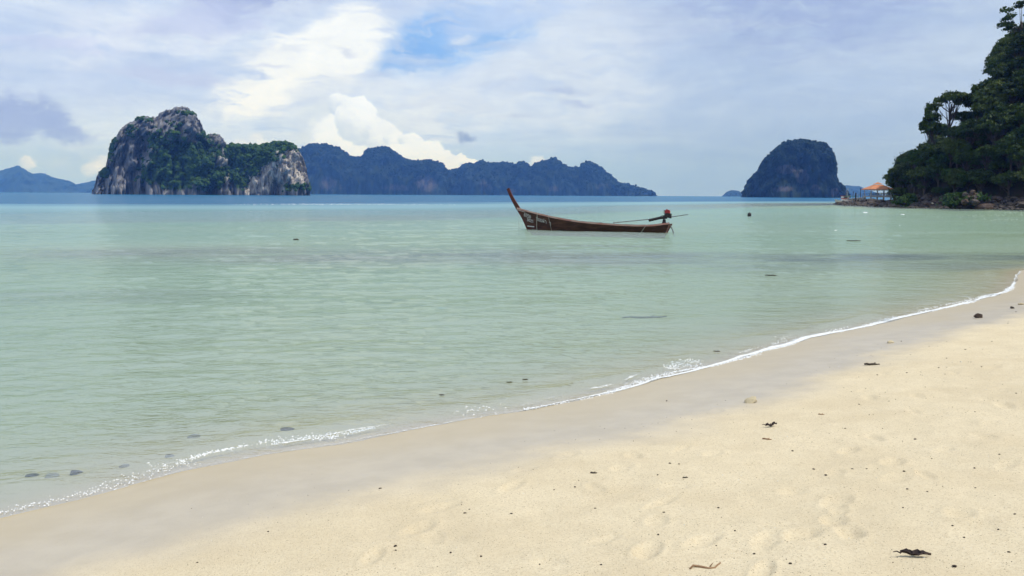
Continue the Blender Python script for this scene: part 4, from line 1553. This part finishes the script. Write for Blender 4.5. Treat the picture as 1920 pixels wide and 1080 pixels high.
# hand painted writing on the near bow
GL = {'6': [[(.9, .95), (.35, .9), (.05, .45), (.2, .05), (.7, .0), (.95, .25), (.7, .5), (.2, .4)]], '5': [[(.95, 1), (.15, 1), (.1, .6), (.6, .65), (.95, .4), (.75, .05), (.05, .02)]],
      '0': [[(.5, 1), (.1, .75), (.05, .3), (.45, 0), (.9, .25), (.95, .7), (.5, 1)]], '3': [[(.05, .95), (.6, 1), (.9, .75), (.4, .52), (.95, .3), (.6, 0), (.05, .05)]],
      '2': [[(.1, .8), (.5, 1), (.9, .75), (.1, .05), (.95, .0)]], '1': [[(.25, .8), (.55, 1), (.55, 0)]],
      'a': [[(.0, .8), (.35, 1), (.55, .75), (.3, .55), (.3, .1), (.55, 0), (.9, .1), (.9, .95), (.7, .75)], [(.75, 1.1), (1.0, 1.25)]],
      'b': [[(.15, .95), (.0, .8), (.25, .7), (.15, .5), (.15, .05), (.85, .05), (.85, 1)]], 'c': [[(.1, .6), (.3, .75), (.2, .95), (.05, .8)], [(.1, .6), (.1, .05), (.85, .05), (.85, 1)]],
      'd': [[(.05, .9), (.2, .75), (.15, .05), (.5, .55), (.85, .05), (.85, 1.35)]], 'e': [[(.2, .75), (.45, 1), (.8, .8), (.8, 0)]],
      'f': [[(.1, .75), (.5, 1), (.8, .8), (.8, -.15)]]}


def write(text, s0, h0, cw, ch, slope, name, gap=.28, wdt=.021):
    mb = MB()
    x = s0
    for chh in text:
        if chh != ' ':
            for st in GL[chh]:
                for (xa, ya), (xb, yb) in zip(st[:-1], st[1:]):
                    p0 = Vector((x + xa * cw, h0 + ya * ch + slope * (x + xa * cw - s0)))
                    p1 = Vector((x + xb * cw, h0 + yb * ch + slope * (x + xb * cw - s0)))
                    d_ = (p1 - p0).normalized() * wdt * .4
                    p0, p1 = p0 - d_, p1 + d_
                    nn = Vector((-(p1 - p0).y, (p1 - p0).x)).normalized() * wdt * .5
                    quad = []
                    for q in (p0 - nn, p1 - nn, p1 + nn, p0 + nn):
                        quad.append(on_hull(q.x, q.y))
                    mb.add(quad, [(0, 1, 2, 3)])
        x += cw * (1 + gap)
    return mb.build(name, M['white_paint'], hull)


def on_hull(s, z, lift=.008):
    u = (s - s_bow(z)) / (s_stern(z) - s_bow(z))
    zs = lerp_tab(u, SHEER)
    tt = (z - KEEL) / (zs - KEEL)
    b = lerp_tab(u, BEAM) * (0.12 + 0.88 * max(tt, 0) ** 0.62)
    return Vector((s, -b - lift, z))


write('6550', -.27, .86, .105, .20, -.34, 'painted_number', .22)
write('3021', -.06, .56, .10, .17, -.28, 'painted_number', .22)
write('abcde f', .60, .60, .125, .19, -.30, 'painted_name', .22)
st_ = MB()
for i in range(7):
    s0, s1 = .0 + .07 * i, .0 + .07 * (i + 1)
    z0, z1 = .205 - .006 * i, .205 - .006 * (i + 1)
    st_.add([on_hull(s0 - .04, z0), on_hull(s1 - .04, z1), on_hull(s1 - .04, z1 + .055), on_hull(s0 - .04, z0 + .055)], [(0, 1, 2, 3)])
st_.build('bow_stripe', M['white_paint'], hull)
rd = MB()
for i in range(9):
    s0, s1 = .06 + .05 * i, .06 + .05 * (i + 1)
    rd.add([on_hull(s0, -.05, .006), on_hull(s1, -.05, .006), on_hull(s1, .17, .006), on_hull(s0 - (.06 if i == 0 else 0), .17, .006)], [(0, 1, 2, 3)])
rd.build('red_bottom_paint', M['prow'], hull)

# ------------------------------------------------------------------ small things on the water
p = ground_pt(1405, 405.5)
bu = MB()
prof = [(.02, .36), (.10, .34), (.19, .24), (.22, .10), (.19, -.08), (.08, -.18)]
vs_ = [(r_ * math.cos(a_), r_ * math.sin(a_), z) for r_, z in prof for a_ in np.linspace(0, 2 * math.pi, 13)[:-1]]
fs_ = [(i * 12 + k_, (i + 1) * 12 + k_, (i + 1) * 12 + (k_ + 1) % 12, i * 12 + (k_ + 1) % 12) for i in range(5) for k_ in range(12)]
bu.add(vs_, fs_)
bu.tube([(.05 * math.cos(q), 0, .36 + .05 * math.sin(q)) for q in np.linspace(0, 3.14, 7)], .012, 5)
o = bu.build('buoy', M['dark_metal'], None, True)
o.location = (p.x, p.y, 0.05)
tag(o, 'small round dark buoy floating between boat and dome island', 'buoy')
M['driftwood'] = simple('driftwood', (0.035, 0.027, 0.02), (0.09, 0.07, 0.05), 8.0, 0.85)
M['dead_leaf'] = simple('dead_leaf', (0.022, 0.014, 0.014), (0.06, 0.035, 0.028), 20.0, 0.7)
M['tan_leaf'] = simple('tan_leaf', (0.22, 0.12, 0.06), (0.32, 0.2, 0.11), 20.0, 0.8)


def stick(name, px, py, ln, rad, rot, label, z=None, mat='driftwood', cat='driftwood', bend=.06):
    p = ground_pt(px, py, 0.0) if z is not None else on_ground(px, py)
    if z is None:
        zz_ = float(ground_z(np.array([p.x]), np.array([p.y]))[0]) + rad * .6
    else:
        zz_ = z
    mb = MB()
    n_ = 7
    mb.tube([((k_ / (n_ - 1) - .5) * ln, bend * ln * math.sin(k_ * 1.3), rad * .3 * math.sin(k_ * 2.1)) for k_ in range(n_)],
            [rad * (.55 + .45 * math.sin(math.pi * (k_ + .6) / n_)) for k_ in range(n_)], 6)
    mb.tube([(ln * .1, 0, 0), (ln * .2, ln * .07, rad), (ln * .26, ln * .12, rad * 1.4)], [rad * .5, rad * .35, rad * .15], 5)
    o = mb.build(name, M[mat], None, True)
    o.location = (p.x, p.y, zz_)
    o.rotation_euler = (0, 0, R(rot))
    return tag(o, label, cat)


stick('driftwood', 1601, 452, .75, .022, 4, 'dark thin stick floating far right of the boat', .02)
stick('driftwood', 1445, 517.5, .30, .018, -10, 'short dark stick floating halfway between boat and beach', .02)
stick('driftwood', 555, 450, .26, .035, 0, 'small dark log floating far off left of the boat', .03)
stick('driftwood', 1210, 585, .9, .02, 12, 'long thin stick just under the water below the boat stern', -.10)
stick('driftwood', 985, 712, .07, .007, 20, 'dark twig floating near the foam, inner of a pair', .004)
stick('driftwood', 955, 717, .07, .006, 10, 'dark twig floating near the foam, outer of a pair', .004)
stick('driftwood', 828, 741, .055, .007, 0, 'dark twig floating alone in the shallows', .004)
stick('driftwood', 1344, 659, .09, .008, 0, 'dark twig floating at the curl of foam', .004)

# stones lying on the bottom in the shallows
for px, py, s, lab in ((62, 892, .085, 'dark stone under the clear water, nearest the frame edge'), (98, 893, .09, 'grey stone under the water between two darker ones'),
                       (143, 888, .09, 'dark mottled stone under the water right of two others'), (365, 820, .085, 'faint brown stone on the bottom further out than the foam'),
                       (320, 856, .06, 'small dark stones clump under water outside the foam'), (234, 875, .07, 'faint brown stone on the bottom near the swash'),
                       (540, 806, .10, 'dark weedy stone just breaking the shallow water beyond the foam')):
    p = on_ground(px, py)
    rock('stone', (p.x, p.y, p.z), (s * .8, s * .65, s * .5), 'boulder_brown' if lab.startswith('dark') else 'boulder_pale', lab, None, 'stone')
for px, py, s, kind, lab in ((1408, 754, .062, 'coral', 'pitted pale coral lump at the edge of wet sand'), (1834, 596, .085, 'boulder_brown', 'brown half round stone on the far wet sand'),
                             (1670, 643, .042, 'coral', 'small pale stone standing on the wet sand'), (1914, 571, .05, 'coral', 'small pale stone at the frame edge up the beach'),
                             (1898, 578, .04, 'boulder', 'small dark stone near the frame edge up the beach')):
    p = on_ground(px, py)
    rock('beach_stone', (p.x, p.y, p.z + s * .25), (s * 1.15, s, s * .8), kind, lab, None, 'stone')
stick('twig', 1635, 684, .18, .016, -3, 'dark straight twig lying on the wet sand edge', None, 'driftwood', 'twig', .02)
stick('twig', 1325, 1064, .17, .006, 14, 'thin curved reddish twig on dry sand at the bottom edge', None, 'tan_leaf', 'twig', .16)
stick('twig', 1438, 825, .07, .007, -22, 'small tan twig on the dry sand under the dark leaf', None, 'tan_leaf', 'twig')
stick('twig', 1113, 889, .045, .007, -6, 'short dark twig on the dry sand near the middle', None, 'driftwood', 'twig')
stick('twig', 1285, 898, .035, .005, 5, 'tiny dark twig on the dry sand left of the footprints', None, 'driftwood', 'twig')
stick('twig', 1540, 779, .05, .006, -12, 'small brown twig on dry sand between leaf and footprints', None, 'tan_leaf', 'twig')


def leaf(px, py, ln, wd, rot, label, seed, mat='dead_leaf'):
    p = on_ground(px, py)
    z0 = float(ground_z(np.array([p.x]), np.array([p.y]))[0])
    g = np.random.default_rng(seed)
    n_ = 14
    up_, dn = [], []
    vs_, fs_ = [], []
    for i in range(n_):
        q = i / (n_ - 1)
        w_ = wd * (math.sin(math.pi * min(q * 1.05, 1)) ** .8) * (1 + .45 * g.uniform(-1, 1)) + .002
        zc = .003 + .010 * math.sin(q * 5 + seed) ** 2 + .012 * q * q
        x = (q - .5) * ln
        yc = .1 * ln * math.sin(q * 4 + seed)
        for k_, (f0, zf) in enumerate(((-1, .9), (-.4, .1), (.3, .0), (1, 1.1))):
            vs_.append((x + g.uniform(-.004, .004), yc + f0 * w_, zc + zf * wd * .6 * (1 + .6 * g.uniform(-1, 1))))
        if i:
            for k_ in range(3):
                a_ = (i - 1) * 4 + k_
                fs_.append((a_, a_ + 1, a_ + 5, a_ + 4))
    mb = MB().add(vs_, fs_)
    mb.tube([(-ln * .5, 0, .015), (-ln * .62, .01, .02), (-ln * .72, .02, .012)], [.004, .003, .002], 5)
    o = mb.build('dead_leaf', M[mat])
    md = o.modifiers.new('thickness', 'SOLIDIFY')
    md.thickness = .004
    o.location = (p.x, p.y, z0)
    o.rotation_euler = (0, 0, R(rot))
    return tag(o, label, 'leaf')


leaf(1716, 1043, .13, .020, -6, 'curled black dead leaf on dry sand at the lower corner', 1)
leaf(1446, 800, .10, .020, 4, 'folded dark brown dead leaf on dry sand below the coral lump', 4)

# pebbles one can count on the sand
peb = [(1273, 871), (1039, 917), (1716, 823), (1874, 853), (1695, 886), (1747, 858), (1486, 845), (1598, 880), (1625, 882), (1701, 917), (1739, 921), (1378, 991), (1343, 1021), (1790, 1063), (1892, 1033),
       (1482, 1061), (1414, 1038), (1611, 757), (1548, 892), (1693, 950), (1872, 989), (1116, 949), (742, 1027), (741, 1020), (845, 1035), (959, 961), (713, 916), (1085, 901), (1250, 752), (1828, 773),
       (1655, 803), (1585, 803), (1735, 724), (1760, 690), (1610, 707), (1645, 703), (1772, 702), (1808, 1003), (1827, 877), (1829, 911), (1526, 880), (1547, 1022), (1347, 948), (1245, 958), (1233, 894),
       (1127, 1062), (1234, 999), (1903, 963), (1786, 984), (503, 997), (370, 1055), (1012, 1055), (902, 1043), (880, 953), (872, 960), (1000, 880), (1078, 912), (1256, 870), (1890, 606), (1860, 640), (1905, 585),
       (1810, 655), (1690, 640), (1775, 672), (1840, 690), (1880, 720), (1700, 700), (1660, 735), (1905, 740)]
PEB = [rock_mesh(500 + i, 2, .7) for i in range(4)]
M['pebble'] = rock_mat('pebble', (0.035, 0.026, 0.022), (0.07, 0.05, 0.04), (0.13, 0.10, 0.08), 12.0)
M['red_pebble'] = rock_mat('red_pebble', (0.10, 0.035, 0.025), (0.16, 0.06, 0.04), (0.2, 0.1, 0.08), 12.0)
for q in PEB:
    q.materials.append(M['pebble'])
for i, (x, y) in enumerate(peb):
    p = on_ground(x, y)
    o = link('pebble', PEB[i % 4])
    s = rnd.uniform(.0042, .0088) * (1.35 if i in (0, 2, 11, 13) else 1.0) * (1 + .035 * max(p.y - 8, 0))
    o.location = (p.x, p.y, float(ground_z(np.array([p.x]), np.array([p.y]))[0]) + s * .3)
    o.scale = (s * rnd.uniform(1, 1.7), s, s * .8)
    o.rotation_euler = (0, 0, rnd.uniform(0, 6.28))
    tag(o, 'tiny dark pebble lying on the dry sand', 'pebble', 'pebbles scattered on the dry sand')

# coral grit and shell crumbs: uncountable
g = np.random.default_rng(15)
n = 9000
aa, rr_ = np.radians(g.uniform(-24, 33, n)), 3.0 * np.exp(g.random(n) * math.log(22 / 3.0))
x, y = rr_ * np.sin(aa), rr_ * np.cos(aa)
d_ = shore_d(x, y)
cl_ = fbm(x * .8, y * .8, oct=3, seed=88)
keep = (d_ > 1.0) & (g.random(n) < (0.25 + 1.5 * np.clip(cl_, 0, 1)) * sstep(0.8, 2.6, d_))
x, y = x[keep], y[keep]
n = len(x)
z = ground_z(x, y)
oct_v = np.array([(1, 0, 0), (0, 1, 0), (-1, 0, 0), (0, -1, 0), (0, 0, .8), (0, 0, -.8)], float)
oct_f = np.array([(0, 1, 4), (1, 2, 4), (2, 3, 4), (3, 0, 4), (1, 0, 5), (2, 1, 5), (3, 2, 5), (0, 3, 5)])
sz = g.uniform(.0012, .0036, n) * np.clip(rr_[keep] / 6, .8, 2.0)
for nm_, sel, mt_, lb in (('grit', g.random(n) < .62, 'pebble', 'fine dark grit sprinkled over the dry sand'), ('shell_crumbs', None, 'white_paint', 'tiny white shell crumbs sprinkled over the sand')):
    if sel is None:
        sel = ~prev
        sel &= g.random(n) < .55
    prev = sel
    k = int(sel.sum())
    vv = oct_v[None] * (1 + g.uniform(-.4, .4, (k, 6, 1))) * sz[sel][:, None, None] * g.uniform(.7, 1.5, (k, 1, 3)) + np.stack([x[sel], y[sel], z[sel]], -1)[:, None, :]
    o = link(nm_, mesh_np(nm_, vv.reshape(-1, 3), (oct_f[None] + (np.arange(k) * 6)[:, None, None]).reshape(-1, 3), False), None, M[mt_])
    tag(o, lb, 'grit', kind='stuff')

# ------------------------------------------------------------------ foam
m, t, out = material('foam')
p = principled(t, out, (0.80, 0.81, 0.80), 0.6, None, 0.3)
M['foam'] = m
g = np.random.default_rng(25)
vis = resample(np.array([(q.x, q.y) for q in SH]), 4000)
cum = np.concatenate([[0], np.cumsum(np.hypot(*np.diff(vis, axis=0).T))])
tan = np.gradient(vis, axis=0)
tan /= np.linalg.norm(tan, axis=1)[:, None]
nor = np.stack([-tan[:, 1], tan[:, 0]], -1)          # seaward
pts, szs = [], []


def foam_line(frac0, frac1, n, offf, spread, size, dens_seed, thr):
    i0 = g.integers(int(frac0 * 3999), int(frac1 * 3999), n)
    s = cum[i0]
    dn = fbm(s * 1.1, s * 0 + dens_seed, oct=4, seed=dens_seed)
    ok = dn + g.uniform(-.25, .25, n) > thr
    i0, s = i0[ok], s[ok]
    wig = 0.16 * fbm(s * 0.7, s * 0 + 3, oct=3, seed=dens_seed + 1)
    o = offf + wig + g.normal(0, 1, len(i0)) * spread * (0.4 + 0.9 * np.clip(fbm(s * 2.2, s * 0 + 9, oct=2, seed=dens_seed + 4) + .4, 0, 1))
    pts.append(vis[i0] + nor[i0] * o[:, None])
    dist_ = np.hypot(*vis[i0].T)
    szs.append(g.uniform(.5, 1.3, len(i0)) * size * (0.55 + dist_ * 0.028))


foam_line(.17, .80, 4500, .03, .030, .010, 3, -.30)
foam_line(.27, .70, 900, .16, .06, .010, 5, .12)
foam_line(.045, .115, 420, .27, .035, .010, 14, .0)
foam_line(.11, .30, 1100, .34, .09, .012, 17, .10)
foam_line(.0, .055, 240, .17, .09, .008, 19, .0)
P2, S2 = np.concatenate(pts), np.concatenate(szs)
# flecks off the headland, a wind line far out, and a broken crest by the right edge
ex = []
for px, py, n_, sxp, syp, s in ((640, 382.8, 320, 75, .35, .07), (760, 384, 90, 50, .3, .06), (560, 384, 90, 60, .3, .06), (1622, 398.5, 16, 2.2, .3, .12), (1693, 402.5, 10, 1.6, .3, .1), (1860, 404, 50, 40, 1.6, .045),
                                (1900, 398, 50, 25, 1.8, .045), (1770, 407, 14, 30, 1.0, .04), (1687, 424, 6, 2, .3, .07), (1568, 432, 4, 1, .3, .06), (1880, 412, 40, 30, 1.2, .04)):
    for _ in range(n_):
        q = ground_pt(px + g.normal(0, sxp), py + g.normal(0, syp))
        ex.append((q.x, q.y, s * g.uniform(.5, 1.4)))
ex = np.array(ex)
P2 = np.concatenate([P2, ex[:, :2]])
S2 = np.concatenate([S2, ex[:, 2]])
n = len(P2)
gb, gdd = ground_base(P2[:, 0], P2[:, 1])
pws = np.clip(-gdd, 0, None)
rid = 0.55 + 0.25 * fbm(P2[:, 0] * 0.35, P2[:, 1] * 0.35, oct=2, seed=41)
zz = 0.045 * np.exp(-((pws - rid) / 0.20) ** 2) * np.clip(0.45 + 0.9 * fbm(P2[:, 0] * 0.5, P2[:, 1] * 0.5, oct=3, seed=43), 0, 1)
zz = np.maximum(zz + 0.006, np.where(gdd > 0, gb, -9) + .003)
K = 7
an = np.linspace(0, 2 * math.pi, K + 1)[:-1]
ringv = np.stack([np.cos(an), np.sin(an), 0 * an], -1)[None] * g.uniform(.45, 1.3, (n, K, 1)) * np.array([1.35, .8, 1])
rot = R(32) + g.normal(0, .5, n)
cr_, sr_ = np.cos(rot)[:, None], np.sin(rot)[:, None]
rx_, ry_ = ringv[..., 0] * cr_ - ringv[..., 1] * sr_, ringv[..., 0] * sr_ + ringv[..., 1] * cr_
vv = np.zeros((n, K + 1, 3))
vv[:, :K, 0] = P2[:, None, 0] + rx_ * S2[:, None]
vv[:, :K, 1] = P2[:, None, 1] + ry_ * S2[:, None]
vv[:, :K, 2] = zz[:, None] - .004
vv[:, K, 0], vv[:, K, 1] = P2[:, 0], P2[:, 1]
vv[:, K, 2] = zz + S2 * g.uniform(.25, .7, n)
f1 = np.array([(i, (i + 1) % K, K) for i in range(K)])
o = link('foam', mesh_np('foam', vv.reshape(-1, 3), (f1[None] + (np.arange(n) * (K + 1))[:, None, None]).reshape(-1, 3), False), None, M['foam'])
tag(o, 'white foam of small waves along the waterline', 'foam', kind='stuff')

# the lacy film of foam itself: a thin sheet on the swash, full of bubble holes
NL, NW = 2600, 26
ln = resample(np.array([(q.x, q.y) for q in SH]), NL)
tg = np.gradient(ln, axis=0)
tg /= np.linalg.norm(tg, axis=1)[:, None]
nr_ = np.stack([-tg[:, 1], tg[:, 0]], -1)
sl = np.concatenate([[0], np.cumsum(np.hypot(*np.diff(ln, axis=0).T))])
fr_ = np.linspace(0, 1, NL)
off = np.linspace(-0.06, 0.95, NW)
wig = 0.05 * fbm(sl * 1.4, sl * 0 + 2, oct=3, seed=301)
X = ln[:, None, 0] + nr_[:, None, 0] * (off[None] + wig[:, None])
Y = ln[:, None, 1] + nr_[:, None, 1] * (off[None] + wig[:, None])
gb, gdd = ground_base(X.ravel(), Y.ravel())
pws = np.clip(-gdd, 0, None)
rid = 0.55 + 0.25 * fbm(X.ravel() * 0.35, Y.ravel() * 0.35, oct=2, seed=41)
zz = 0.045 * np.exp(-((pws - rid) / 0.20) ** 2) * np.clip(0.45 + 0.9 * fbm(X.ravel() * 0.5, Y.ravel() * 0.5, oct=3, seed=43), 0, 1)
zz = np.maximum(zz + 0.008, np.where(gdd > -.3, gb, -9) + .004)
O = off[None, :] + 0 * X
S = sl[:, None] + 0 * X
F = fr_[:, None] + 0 * X
wd_ = 0.024 + 0.010 * sstep(.13, .2, F) + 0.035 * sstep(.26, .4, F) * np.clip(.5 + fbm(S * .5, S * 0, oct=3, seed=305), .2, 1.2)
fa = np.interp(F, [0, .10, .15, .20, .27, .76, .80, 1], [.42, .5, .7, .9, 1.0, 1.0, .7, .5])
front = np.exp(-((O - .012) / wd_) ** 2) * fa * np.clip(1.0 + .6 * fbm(S * .9, S * 0 + 4, oct=3, seed=307), 0, 1.1)
c2 = .27 + .07 * fbm(S * .9, S * 0 + 7, oct=3, seed=309)
sa = np.interp(F, [0, .03, .05, .10, .13, .28, .34, 1], [.1, .25, .85, .62, .62, .68, 0, 0])
second = np.exp(-((O - c2) / (.020 + .016 * np.clip(1 + 2 * fbm(S * 2.3, S * 0 + 5, oct=3, seed=310), 0, 2))) ** 2) * sa * np.clip(.55 + 1.5 * fbm(S * 1.9, S * 0 + 8, oct=4, seed=311), 0, 1)
la_ = np.interp(F, [0, .05, .08, .14, .3, .45, 1], [.75, .7, .45, .6, .6, .35, .3])
lace = np.exp(-((O - .20) / .17) ** 2) * la_ * np.clip(.35 + 1.3 * fbm(S * 1.3, O * 4, oct=3, seed=313), 0, .85)
dens = np.clip(np.maximum(np.maximum(front, second), lace * .75), 0, 1) * (1 - sstep(.75, .93, O))
fme = mesh_np('foam', np.stack([X.ravel(), Y.ravel(), zz], -1), grid_faces(NL, NW))
set_attr(fme, 'dens', dens.ravel())
m, t, out = material('foam_film')
P = t.pos()
dn_ = t.attr('dens')
wv_ = t.vmath('ADD', P, t.vmath('SCALE', t.vmath('SUBTRACT', t.noisecol(P, 14.0, 3.0), (.5, .5, .5)), scale=0.06))
cells = []
for sc_ in (22.0, 55.0):
    vo = t.n('ShaderNodeTexVoronoi', feature='DISTANCE_TO_EDGE')
    t.put(vo.inputs['Vector'], wv_)
    t.put(vo.inputs['Scale'], sc_)
    cells.append(vo.outputs['Distance'])
web = t.math('ADD', t.rng(cells[0], 0.0, 0.26, 0.55, 0.0, False), t.rng(cells[1], 0.0, 0.30, 0.45, 0.0, False))
nz = t.noise(P, 22.0, 4.0, 0.6)
val = t.math('ADD', t.math('MULTIPLY', dn_, 1.15), t.math('ADD', t.math('MULTIPLY', web, 0.42), t.math('MULTIPLY', t.math('SUBTRACT', nz, 0.5), 0.5)))
al = t.math('MULTIPLY', t.rng(val, 0.68, 1.0), t.rng(dn_, 0.04, 0.25))
fd = t.n('ShaderNodeBsdfDiffuse')
t.put(fd.inputs[0], (0.80, 0.81, 0.79))
t.put(fd.inputs['Normal'], t.bump(t.math('ADD', web, nz), 0.6, 0.02))
ft = t.n('ShaderNodeBsdfTransparent')
t.t.links.new(t.mixsh(al, ft.outputs[0], fd.outputs[0]), out.inputs[0])
o = link('foam', fme, None, m)
tag(o, 'thin lacy film of foam washing along the edge of the beach', 'foam', kind='stuff')

# ------------------------------------------------------------------ the air of the bay
hz_ = MB().box((0, 0, 143.0), (18600, 18600, 334.0)).build('haze', None)
hz_.data.materials.clear()
m = bpy.data.materials.new('haze')
m.use_nodes = True
t = NT(m.node_tree)
out = t.n('ShaderNodeOutputMaterial')
pvn = t.n('ShaderNodeVolumePrincipled')
pvn.inputs['Color'].default_value = (0.13, 0.34, 1.0, 1)
pvn.inputs['Absorption Color'].default_value = (1, 1, 1, 1)
pvn.inputs['Density'].default_value = 0.000125
pvn.inputs['Anisotropy'].default_value = 0.0
t.t.links.new(pvn.outputs[0], out.inputs['Volume'])
hz_.data.materials.append(m)
tag(hz_, 'blue sea haze over the whole bay', 'haze', kind='stuff')
